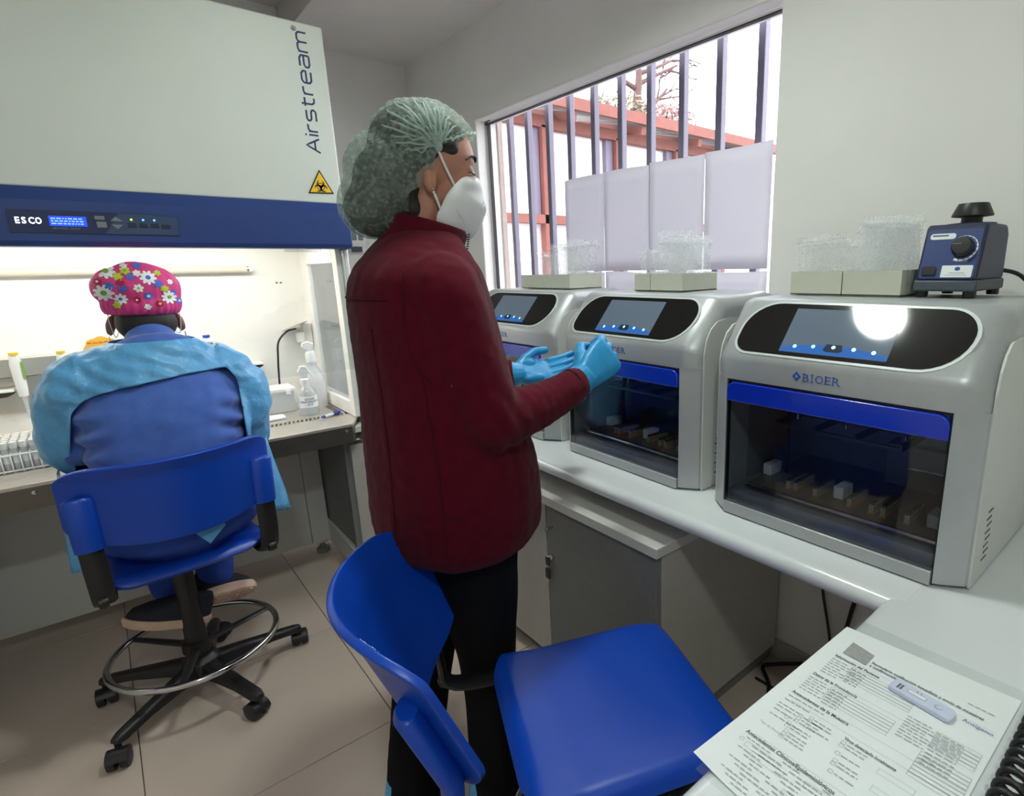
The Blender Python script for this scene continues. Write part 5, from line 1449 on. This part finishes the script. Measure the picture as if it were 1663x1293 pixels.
# fleece jacket
jb = MB()
wtorso(jb, 0.0)
def sleeve(S, E, Wr, r0, inward):
    up = [S+inward*0.05, S, S.lerp(E, 0.35), S.lerp(E, 0.7), E]
    P, Q = smooth_path(up, [0.064, 0.070, 0.070, 0.066, 0.062], 5)
    jb.tube(P, Q, 16); jb.ell(S, (0.068,)*3); jb.ell(E, (0.061,)*3)
    P = []; Q = []
    for k in range(40):
        t = k/39; p = E.lerp(Wr, t)-V(0, 0, 0.010*sin(pi*t))
        r = 0.060-0.021*t+0.0020*sin(t*62)*max(0.15, 1-abs(t-0.45)*1.4)
        P.append(p); Q.append((r, r))
    jb.tube(P, Q, 16)
sleeve(RS, RE, RWR, 0.06, V(0.1, 1, 0.1)); sleeve(LS, LE, LW, 0.06, V(-0.1, -1, 0.1))
jme = remesh(jb, 0.0055, 14)
def jfold(p):
    d = 0.004*noise.noise(V(p.x*10, p.y*10, p.z*5))+0.0016*noise.noise(p*45)
    q = p-RE
    d += 0.004*math.exp(-(q.length/0.07)**2)*sin((q.x+q.z*0.6)*130)
    s = (p-V(0.52, 1.11, 0)).dot(TF)
    d += 0.006*math.exp(-((p.z-0.80)/0.05)**2)*noise.noise(V(p.x*26, p.y*26, 2))
    return d
displace(jme, jfold)
jk = put_mesh('fleece_jacket', jme, MATS['fleece'], wp)
bmj = bmesh.new(); bmj.from_mesh(jme); tj = BVHTree.FromBMesh(bmj); jw = world_loc(jk)
def seam(name, pts, r=0.0015, off=0.0008, n=8, mtl='fleece_seam'):
    out = []
    for p in catmull(pts, n):
        h = tj.find_nearest(p-jw); out.append(h[0]+jw+h[1]*off)
    MB().tube(out, r, 6).build(name, MATS[mtl], jk, smooth=180)
def tp(ang, z, k=1.0):
    i = 0
    while i < len(TORSO)-2 and TORSO[i+1][0] < z: i += 1
    a, b = TORSO[i], TORSO[i+1]; t = max(0, min(1, (z-a[0])/(b[0]-a[0]))); r = [a[q]+(b[q]-a[q])*t for q in range(5)]
    return V(r[1], r[2], z)+TF*r[3]*cos(ang)*k+TL_*r[4]*sin(ang)*k
seam('side_seam', [tp(radians(-118), z) for z in (0.76, 0.85, 0.95, 1.05, 1.15)])
seam('back_seam', [tp(radians(-150), z) for z in (0.76, 0.85, 0.95, 1.05, 1.15, 1.22)])
seam('yoke_seam', [tp(radians(a), 1.27) for a in (180, 165, 200, 215, 230)][::1] if False else [tp(radians(a), 1.272) for a in (150, 170, 190, 210, 228)])
seam('armhole_seam', [V(0.44, 0.985, 1.315), V(0.425, 0.975, 1.25), V(0.43, 0.968, 1.18), V(0.455, 0.955, 1.12)])
bmj.free()
# stand collar with zip
def collar_ring(z_b, z_f, cx, cy, ra, rb, n=32):
    out = []
    for j in range(n):
        a = radians(14)+(2*pi-radians(28))*j/(n-1)
        f = cos(a); zz = z_b+(z_f-z_b)*(f+1)/2
        out.append(V(cx, cy, zz)+HF*ra*f+HL*rb*sin(a))
    return out
cl = MB().rings([collar_ring(1.372, 1.345, 0.526, 1.116, 0.084, 0.092), collar_ring(1.400, 1.366, 0.533, 1.114, 0.080, 0.084), collar_ring(1.428, 1.388, 0.541, 1.112, 0.079, 0.077), collar_ring(1.436, 1.396, 0.543, 1.111, 0.076, 0.074)], closed=False, cap=False)
clo = cl.build('collar', MATS['fleece'], wp, smooth=180); clo.modifiers.new('t', 'SOLIDIFY').thickness = 0.006
zp = MB(); e0 = collar_ring(1.372, 1.345, 0.526, 1.116, 0.086, 0.093)[-1]; e1 = collar_ring(1.436, 1.396, 0.543, 1.111, 0.078, 0.075)[-1]
for k in range(12):
    p = e0.lerp(e1, k/11)+HF*0.003; zp.obox(p, HF*0.0022, HL*0.002, V(0, 0, 0.0013))
zp.build('zip_teeth', MATS['black_plastic'], clo)
fz = MB()
for k in range(60):
    p = tp(0.03, 0.765+k*0.0095, 1.012); fz.obox(p, TF*0.002, TL_*0.004, V(0, 0, 0.0028))
fz.build('front_zip', MATS['black_plastic'], jk)
# trousers
tb_ = MB()
tb_.ell((0.552, 1.105, 0.79), (0.150, 0.185, 0.11))
limb(tb_, [RH, RH.lerp(RK, 0.5), RK, RK.lerp(RA, 0.5), RA-V(0, 0, 0.03)], [0.105, 0.086, 0.066, 0.060, 0.062])
limb(tb_, [LH, LH.lerp(LK, 0.5), LK, LK.lerp(LA, 0.5), LA-V(0, 0, 0.03)], [0.105, 0.086, 0.070, 0.066, 0.068])
tme = remesh(tb_, 0.008, 4); displace(tme, lambda p: 0.004*noise.noise(V(p.x*14, p.y*14, p.z*8)))
put_mesh('trousers', tme, MATS['trouser_black'], wp)
shoe(wp, (RA.x-0.07, RA.y+0.01, 0.006), (RA.x+0.17, RA.y-0.02, 0.006), (0, 0, 1), 'black_plastic', 'gown_blue')
shoe(wp, (LA.x-0.07, LA.y, 0.006), (LA.x+0.17, LA.y+0.01, 0.006), (0, 0, 1), 'black_plastic', 'gown_blue')
# gloved hands: right one closed and raised to the door, left one open with the palm up
me = hand_mesh(RWR+V(0.024, 0.0, 0.012), (0.86, 0.03, 0.46), (-0.10, -0.93, 0.34), 1, [(52, 78, 40), (60, 82, 40), (62, 84, 40), (60, 84, 40)], [((0.75, 0.30, -0.55), 0.034, 0.0115), ((0.75, -0.35, -0.45), 0.026, 0.0098)], 2, scale=1.10, cuff=0.034, voxel=0.0024, cuff_r=0.036)
put_mesh('glove', me, MATS['glove'], wp)
me = hand_mesh(LW+V(0.024, -0.004, 0.001), (0.985, -0.10, -0.03), (0.02, 0.66, -0.75), -1, [(10, 12, 8), (14, 14, 8), (18, 16, 10), (22, 16, 10)], [((0.86, 0.40, -0.25), 0.036, 0.0115), ((0.98, -0.05, -0.15), 0.030, 0.0098)], 2, scale=1.02, cuff=0.034, voxel=0.0024, cuff_r=0.036)
put_mesh('glove', me, MATS['glove'], wp)
for W_, E_ in ((RWR, RE), (LW, LE)):
    d = (W_-E_).normalized()
    MB().tube([W_-d*0.012, W_+d*0.010, W_+d*0.014], [0.0395, 0.0385, 0.034], 20).build('cuff', MATS['fleece'], jk, smooth=50)

wp.location = wp.location+V(-0.0145, 0.0067, 0)

# ================================================================== CARTONS, BAGS AND THE MIXER ON TOP OF THE INSTRUMENTS
ZTOP = ZK+FH+0.507
def carton(x0, x1, y0, y1, h, label):
    t = thing('carton_tray', label, 'carton', ((x0+x1)/2, (y0+y1)/2, ZTOP), 0, 'open cartons on the instruments')
    MB().box(x0, x1, y0, y1, ZTOP+0.0005, ZTOP+0.003).build('carton_base', m['carton_inner'], t)
    w = 0.0022
    MB().box(x0, x0+w, y0, y1, ZTOP, ZTOP+h).build('carton_side', m['carton'], t)
    MB().box(x1-w, x1, y0, y1, ZTOP, ZTOP+h).build('carton_side', m['carton'], t)
    MB().box(x0+w, x1-w, y0, y0+w, ZTOP, ZTOP+h).build('carton_side', m['carton'], t)
    MB().box(x0+w, x1-w, y1-w, y1, ZTOP, ZTOP+h).build('carton_side', m['carton'], t)
    return t
rb = random.Random(21)
bag_meshes = []
for s in range(5):
    mb = MB(); nu, nv = 12, 12; rr = random.Random(50+s)
    for side in (1,):
        vs = []
        for i in range(nu+1):
            for j in range(nv+1):
                u = i/nu; v = j/nv
                puff = 0.0055*sin(pi*u)*sin(pi*min(1, v*1.2))*(1-v*0.5)
                wr = 0.004*noise.noise(V(u*4+s*3, v*5, side*2+s))+0.002*noise.noise(V(u*11, v*11, s))
                fl_ = 0.008*v*v*sin(u*7+s)
                vs.append((side*puff+wr+fl_, (u-0.5)*(1+0.05*v), v*(1+0.03*noise.noise(V(u*3, s, 1)))))
        fs = [(i*(nv+1)+j, i*(nv+1)+j+1, (i+1)*(nv+1)+j+1, (i+1)*(nv+1)+j) for i in range(nu) for j in range(nv)]
        mb.add(vs, fs)
    b = mb.mesh('bag', [m['bag_plastic']]); b.polygons.foreach_set('use_smooth', [True]*len(b.polygons)); 
    z = MB()
    z.tube([(0.008*0.81*sin(u*7+s)+0.004*noise.noise(V(u*4+s*3, 4.5, s)), (u-0.5)*1.045, 0.90) for u in [k/10 for k in range(11)]], 0.012, 5)
    for v_ in z.v: v_.x *= 1.0
    zm = z.mesh('zip', [m['bag_plastic']])
    bag_meshes.append((b, zm))
def bags(x0, x1, y0, y1, n, label, h=0.135, lean=0.0, fan=0.0):
    for k in range(n):
        t_ = (k+0.5)/n
        e = thing('zip_bag', label, 'bag', (x0+0.008+(x1-x0-0.016)*t_, (y0+y1)/2+rb.uniform(-.004, .004), ZTOP+0.005), 0, 'clear bags standing in the cartons')
        e.rotation_euler = (lean*(0.5-t_)+rb.uniform(-0.06, 0.06)+fan*(t_-0.5), rb.uniform(-0.04, 0.10), rb.uniform(-0.05, 0.05))
        b, zm = bag_meshes[(k+n) % 5]
        w = (y1-y0)*rb.uniform(0.95, 1.04); hh = h*rb.uniform(0.9, 1.08)
        for nm_, me in (('bag_sheet', b), ('zip_seal', zm)):
            o = bpy.data.objects.new(nm_, me); COL.objects.link(o); o.parent = e
            o.scale = (1, w, hh) if nm_ == 'bag_sheet' else (1, w, hh)
carton(1.25, 1.38, 0.595, 0.719, 0.052, 'pale carton tray on the nearest instrument, left of the two there')
carton(1.25, 1.385, 0.468, 0.592, 0.054, 'pale carton tray on the nearest instrument beside the blue mixer')
carton(1.25, 1.36, 1.183, 1.247, 0.050, 'narrow pale carton tray on the middle instrument')
carton(1.25, 1.41, 1.056, 1.179, 0.050, 'wider pale carton tray on the middle instrument')
carton(1.25, 1.38, 1.730, 1.868, 0.050, 'pale carton tray on the farthest instrument, left of the two there')
carton(1.25, 1.40, 1.568, 1.726, 0.050, 'pale carton tray on the farthest instrument, right of the two there')
bags(1.255, 1.375, 0.60, 0.715, 4, 'clear zip bag in the left carton on the nearest instrument', 0.125, fan=0.25)
bags(1.255, 1.38, 0.473, 0.588, 7, 'clear zip bag in the carton beside the blue mixer', 0.155, fan=-0.25)
bags(1.255, 1.355, 1.186, 1.243, 3, 'clear zip bag in the narrow carton on the middle instrument', 0.115, fan=0.2)
bags(1.255, 1.405, 1.062, 1.174, 8, 'clear zip bag in the wider carton on the middle instrument', 0.155)
bags(1.255, 1.375, 1.735, 1.80, 3, 'clear zip bag in the left carton on the farthest instrument', 0.125, fan=-0.3)
bags(1.255, 1.395, 1.575, 1.720, 6, 'clear zip bag in the right carton on the farthest instrument', 0.165, fan=-0.1)

vx = thing('vortex_mixer', 'dark blue vortex mixer with dial and black cup on the nearest instrument', 'mixer', (1.35, 0.39, ZTOP))
y0, y1 = 0.337, 0.447
MB().prism([(1.262, ZTOP+0.033), (1.298, ZTOP+0.136), (1.306, ZTOP+0.142), (1.43, ZTOP+0.142), (1.446, ZTOP+0.125), (1.446, ZTOP+0.033)], y0, y1, 'Y').build('housing', m['vortex_blue'], vx, bevel=0.006, seg=3)
MB().prism([(1.256, ZTOP+0.012), (1.262, ZTOP+0.034), (1.448, ZTOP+0.034), (1.448, ZTOP+0.012)], y0-0.002, y1+0.002, 'Y').build('base_skirt', m['vortex_grey'], vx, bevel=0.004)
for fx in (1.275, 1.43):
    for fy in (y0+0.012, y1-0.012):
        MB().lathe([(0.011, 0), (0.012, 0.004), (0.012, 0.014)], (fx, fy, ZTOP), n=12).build('foot', m['black_plastic'], vx, smooth=40)
FO = V(1.262, 0, ZTOP+0.033); FU = V(0.036, 0, 0.103).normalized(); FN = V(-FU.z, 0, FU.x)
def fp(y, t, h=0.0): q = FO+FU*t+FN*h; return V(q.x, y, q.z)
def fplate(poly, h0, h1): return MB().rings([[fp(y, t, h0) for y, t in poly], [fp(y, t, h1) for y, t in poly]], True, True)
fplate(rrect(y0+0.006, y1-0.006, 0.004, 0.104, 0.006), -0.001, 0.0012).build('face_plate', m['vortex_face'], vx)
fplate(rrect(y1-0.058, y1-0.012, 0.084, 0.096, 0.005), 0.0, 0.0018).build('name_label', m['paper'], vx)
fplate(rrect(y1-0.045, y1-0.016, 0.090, 0.093, 0.0005, 1), 0.0, 0.0021).build('name_print', m['ink'], vx)
dc = (0.372, 0.066)
R = []
for r, h in ((0.020, 0.001), (0.019, 0.010), (0.016, 0.015), (0.001, 0.0155)):
    R.append([fp(dc[0]+r*cos(a), dc[1]+r*sin(a), h) for a in [k*2*pi/24 for k in range(24)]])
dl = MB().rings(R).build('dial', m['black_plastic'], vx, smooth=50)
MB().obox(fp(dc[0]+0.008, dc[1]+0.003, 0.0158), V(0, 0.008, 0), FU*0.0007, FN*0.0004).build('dial_mark', m['key_grey'], dl)
sc_ = MB()
for k in range(12):
    a0 = radians(120-k*20); a1 = radians(120-(k+0.85)*20); w0 = 0.0006+0.0042*k/11
    for (aa, bb) in ((a0, a1),):
        sc_.add([fp(dc[0]-0.0235*cos(aa), dc[1]+0.0235*sin(aa), 0.0016), fp(dc[0]-(0.0235+w0)*cos(aa), dc[1]+(0.0235+w0)*sin(aa), 0.0016), fp(dc[0]-(0.0235+w0)*cos(bb), dc[1]+(0.0235+w0)*sin(bb), 0.0016), fp(dc[0]-0.0235*cos(bb), dc[1]+0.0235*sin(bb), 0.0016)], [(0, 1, 2, 3)])
sc_.build('dial_scale', m['paper'], vx)
fplate(rrect(y1-0.036, y1-0.010, 0.010, 0.028, 0.004), 0.0, 0.004).build('rocker_switch', m['black_plastic'], vx)
lb2 = fplate(rrect(y0+0.010, y0+0.064, 0.006, 0.030, 0.001, 1), 0.0, 0.0020).build('sticker', m['paper'], vx)
fplate(rrect(y0+0.022, y0+0.050, 0.014, 0.0155, 0.0004, 1), 0.0, 0.0023).build('sticker_print', m['ink_grey'], lb2)
fplate(rrect(y0+0.018, y0+0.056, 0.010, 0.0112, 0.0004, 1), 0.0, 0.0023).build('sticker_print', m['ink_grey'], lb2)
MB().rings([[fp(y0+0.036+0.005*cos(a), 0.023+0.004*sin(a), h) for a in [k*pi/6 for k in range(12)]] for h in (0.002, 0.0023)]).build('sticker_emblem', m['brand_blue'], lb2)
MB().add([fp(y0+0.020, 0.036, 0.0016), fp(y0+0.032, 0.036, 0.0016), fp(y0+0.026, 0.046, 0.0016)], [(0, 1, 2)]).build('warning_triangle', m['key_grey'], vx)
cpx = (1.36, 0.385)
MB().lathe([(0.019, 0.138), (0.019, 0.156), (0.037, 0.158), (0.037, 0.161), (0.027, 0.183), (0.022, 0.183), (0.015, 0.172), (0.001, 0.170)], (*cpx, ZTOP), n=28).build('cup', m['black_plastic'], vx, smooth=40)
MB().lathe([(0.044, 0.140), (0.044, 0.144), (0.020, 0.146)], (*cpx, ZTOP), n=28).build('cup_collar', m['vortex_blue'], vx, smooth=40)
MB().tube(catmull([(1.44, 0.37, ZTOP+0.045), (1.47, 0.35, ZTOP+0.05), (1.50, 0.31, ZTOP+0.03), (1.51, 0.27, ZTOP-0.05), (1.52, 0.26, ZTOP-0.3), (1.53, 0.26, ZK+0.02)]), 0.0045, 8).build('mains_lead', m['black_plastic'], vx, smooth=180)

# ================================================================== PAPERWORK ON THE DESK
ZD = ZK+0.0006
sv = MB().add([(0.435, 0.338, ZD), (0.425, 0.088, ZD), (0.862, 0.092, ZD), (0.86, 0.330, ZD)], [(0, 1, 2, 3)]).build('plastic_sleeve', m['sleeve_plastic'])

tag(sv, 'clear plastic sleeve lying under the printed form on the desk', 'plastic sleeve')
pf = thing('paper_form', 'printed white laboratory form hanging slightly over the desk edge', 'form', (0.64, 0.23, ZD))
ZP = ZD+0.0006
n1, n2 = 20, 14; vs = []; fs = []
BL, BR, TR, TLc = V(0.449, 0.352, 0), V(0.424, 0.112, 0), V(0.838, 0.104, 0), V(0.826, 0.338, 0)
def pt_(u, w): return (BL.lerp(BR, u)).lerp(TLc.lerp(TR, u), w)
for i in range(n1+1):
    for j in range(n2+1):
        p = pt_(i/n1, j/n2); c = 0.004*max(0, 0.18-i/n1)*max(0, 0.25-j/n2)*20
        vs.append((p.x, p.y, ZP+0.0006*sin(4*i/n1)*sin(3*j/n2)*0.3+c))
for i in range(n1):
    for j in range(n2):
        a = i*(n2+1)+j; fs.append((a, a+1, a+n2+2, a+n2+1))
sh = MB().add(vs, fs).build('sheet', m['paper'], pf, smooth=180)
ZI = ZP+0.0009
TX, TY = V(-0.03, -1, 0).normalized(), V(1, -0.03, 0).normalized()
def ptext(s, size, x, y, mt='ink', bold=0.0, sx=1.0):
    put_text('form_text', s, size, (x, y, ZI), TX, TY, m[mt], pf, extrude=0.0, bold=bold, sx=sx)
ptext('Formulario notificación inmediata y envío de muestras', 0.0082, 0.7655, 0.273, bold=0.00016, sx=0.80)
ptext('a confirmación', 0.0082, 0.7575, 0.273, bold=0.00016, sx=0.80)
ptext('Información del Paciente', 0.0082, 0.7430, 0.318, bold=0.00014, sx=0.80)
ptext('Datos de la Procedencia', 0.0082, 0.6830, 0.322, bold=0.00014, sx=0.80)
ptext('Antecedentes de la Muestra', 0.0082, 0.6290, 0.324, bold=0.00014, sx=0.86)
ptext('Antecedentes Clínicos/Epidemiológicos', 0.0088, 0.5240, 0.328, bold=0.00016, sx=0.84)
ptext('Virus detectado localmente', 0.0078, 0.6030, 0.238, bold=0.00012, sx=0.72)
ptext('Antígeno', 0.0095, 0.7420, 0.148, 'ink_blue')
ptext('Tipo de Muestra', 0.0050, 0.5520, 0.326, 'ink_grey')
rt = random.Random(9)
pr_ = MB(); gy_ = MB()
def bar(mb, x, y, L, w): mb.add([(x-w, y, ZI), (x-w, y-L, ZI), (x+w, y-L, ZI), (x+w, y, ZI)], [(0, 1, 2, 3)])
def words(x, y, L):
    yy = y
    while yy > y-L:
        w = rt.uniform(0.004, 0.010); bar(gy_, x, yy, min(w, yy-(y-L)+0.001), 0.0009); yy -= w+0.0018
def obox_(x0, x1, y0, y1, t=0.00025, mb=None):
    mb = mb or pr_
    bar(mb, x0, y0, y0-y1, t); bar(mb, x1, y0, y0-y1, t)
    mb.add([(x0, y0-t, ZI), (x1, y0-t, ZI), (x1, y0+t, ZI), (x0, y0+t, ZI)], [(0, 1, 2, 3)]); mb.add([(x0, y1-t, ZI), (x1, y1-t, ZI), (x1, y1+t, ZI), (x0, y1+t, ZI)], [(0, 1, 2, 3)])
for x, y, L in [(0.781, 0.152, 0.03)]+[(0.7355-0.0062*k, 0.318, 0.022+0.008*(k % 3)) for k in range(7)]+[(0.6755-0.006*k, 0.322, 0.024+0.006*(k % 2)) for k in range(6)]+[(0.6215, 0.324, 0.05), (0.6115, 0.324, 0.035), (0.600, 0.326, 0.032), (0.594, 0.326, 0.03), (0.586, 0.325, 0.03), (0.575, 0.325, 0.04)]: words(x, y, L)
for k in range(5): obox_(0.7315-0.0065*k, 0.7375-0.0065*k, 0.288, 0.200)
for k in range(6): words(0.7335-0.0065*k, 0.286, 0.018)
for k in range(5): obox_(0.672-0.0065*k, 0.678-0.0065*k, 0.290, 0.205)
for k in range(6): words(0.674-0.0065*k, 0.288, 0.02)
for k in range(8): words(0.700-0.006*k, 0.198, 0.028+0.004*(k % 3))
for k in range(5): obox_(0.694-0.0068*k, 0.700-0.0068*k, 0.163, 0.114)
for k in range(7): obox_(0.648-0.0068*k, 0.654-0.0068*k, 0.166, 0.112)
for k in range(10): words(0.697-0.0068*k, 0.162, 0.03)
for x, y in ((0.596, 0.296), (0.590, 0.296), (0.584, 0.296), (0.574, 0.300), (0.568, 0.300), (0.602, 0.284), (0.596, 0.284), (0.585, 0.282), (0.560, 0.296), (0.554, 0.296), (0.548, 0.296), (0.595, 0.238), (0.589, 0.238), (0.575, 0.236), (0.563, 0.233), (0.557, 0.233), (0.545, 0.230)):
    obox_(x, x+0.005, y, y-0.005); words(x+0.0022, y-0.007, 0.024)
for x, y0_, y1_ in ((0.584, 0.190, 0.150), (0.556, 0.186, 0.140), (0.535, 0.180, 0.128), (0.505, 0.318, 0.272), (0.497, 0.305, 0.262), (0.478, 0.252, 0.225), (0.506, 0.24, 0.19), (0.49, 0.20, 0.15)): obox_(x, x+0.0085, y0_, y1_, 0.0002)
for k in range(26): words(0.518-0.0062*(k % 12), 0.322-0.05*(k//12)-0.012*(k % 3), rt.uniform(0.02, 0.04))
for x in (0.7520, 0.6900, 0.6350, 0.6170, 0.5330): bar(pr_, x-0.003, 0.318, 0.205, 0.00018)
for x, y in ((0.735, 0.286), (0.583, 0.305), (0.640, 0.162), (0.643, 0.152), (0.512, 0.325)):
    R = []
    for k in range(16):
        a = k*2*pi/16; R.append([V(x+0.0030*cos(a), y+0.0030*sin(a), ZI), V(x+0.0024*cos(a), y+0.0024*sin(a), ZI)])
    pr_.add([p for q in R for p in q], [(2*i, 2*i+1, (2*i+3) % 32, (2*i+2) % 32) for i in range(16)])
pr_.build('form_rules', m['ink_grey'], pf); gy_.build('form_small_print', m['ink_grey'], pf)['kind'] = 'stuff'
MB().add([(0.794, 0.313, ZI), (0.758, 0.313, ZI), (0.7555, 0.277, ZI), (0.786, 0.277, ZI)], [(0, 1, 2, 3)]).build('form_emblem', m['stamp_grey'], pf)

cs = thing('test_cassette', 'pale blue-white rapid test cassette lying on the form', 'test cassette', (0.738, 0.195, ZI))
cu = V(-0.10, -1, 0).normalized(); cv = V(1, -0.10, 0).normalized(); cc = V(0.7375, 0.195, ZI+0.0035)
def cpt(a, b, z): return cc+cu*a+cv*b+V(0, 0, z)
rings = [[cpt(a*k, b*k, z) for a, b in rrect(-0.040, 0.040, -0.0125, 0.0125, (0.004, 0.006, 0.006, 0.004))] for k, z in ((0.97, -0.003), (1.0, -0.001), (1.0, 0.0015), (0.955, 0.003))]
MB().rings(rings).build('cassette_body', m['cassette'], cs, smooth=40)
MB().rings([[cpt(-0.006+a, b, z) for a, b in rrect(-0.012, 0.012, -0.0035, 0.0035, 0.001, 2)] for z in (0.0029, 0.0033)]).build('result_window', m['ink_grey'], cs)
MB().rings([[cpt(-0.006+a, b, z) for a, b in rrect(-0.011, 0.011, -0.0025, 0.0025, 0.001, 2)] for z in (0.0031, 0.0036)]).build('test_strip', m['paper'], cs)
MB().rings([[cpt(0.021+0.0048*cos(q), 0.0042*sin(q), z) for q in [k*pi/8 for k in range(16)]] for z in (0.0029, 0.0034)]).build('sample_well', m['ink_grey'], cs)
MB().rings([[cpt(0.022+0.0036*cos(q), 0.0032*sin(q), z) for q in [k*pi/8 for k in range(16)]] for z in (0.0031, 0.0037)]).build('well_floor', m['cassette'], cs)
for a in (-0.030, -0.026):
    for b in (-0.004, 0.002): MB().obox(cpt(a, b, 0.0032), cu*0.0012, cv*0.0026, V(0, 0, 0.0003)).build('printed_mark', m['ink'], cs)
for a in (-0.008, -0.003): MB().obox(cpt(a, 0.006, 0.0032), cu*0.0006, cv*0.001, V(0, 0, 0.0003)).build('printed_letter', m['ink'], cs)

nbk = thing('spiral_notebook', 'dark spiral-bound notebook at the right edge of the desk', 'notebook', (0.68, -0.02, ZK))
MB().box(0.50, 0.815, -0.16, 0.066, ZK+0.0015, ZK+0.0025).build('back_cover', m['black_plastic'], nbk)
MB().box(0.503, 0.812, -0.158, 0.064, ZK+0.0025, ZK+0.011).build('page_block', m['paper'], nbk)
MB().box(0.50, 0.815, -0.16, 0.066, ZK+0.011, ZK+0.012).build('front_cover', m['vortex_grey'], nbk)
for k in range(16):
    x = 0.515+k*0.0188
    MB().tube([(x+0.002*sin(q), 0.076+0.014*cos(q), ZK+0.0165+0.0145*sin(q)) for q in [i*2*pi/16 for i in range(16)]], 0.0042, 8, closed=True).build('coil', m['black_plastic'], nbk, smooth=180)
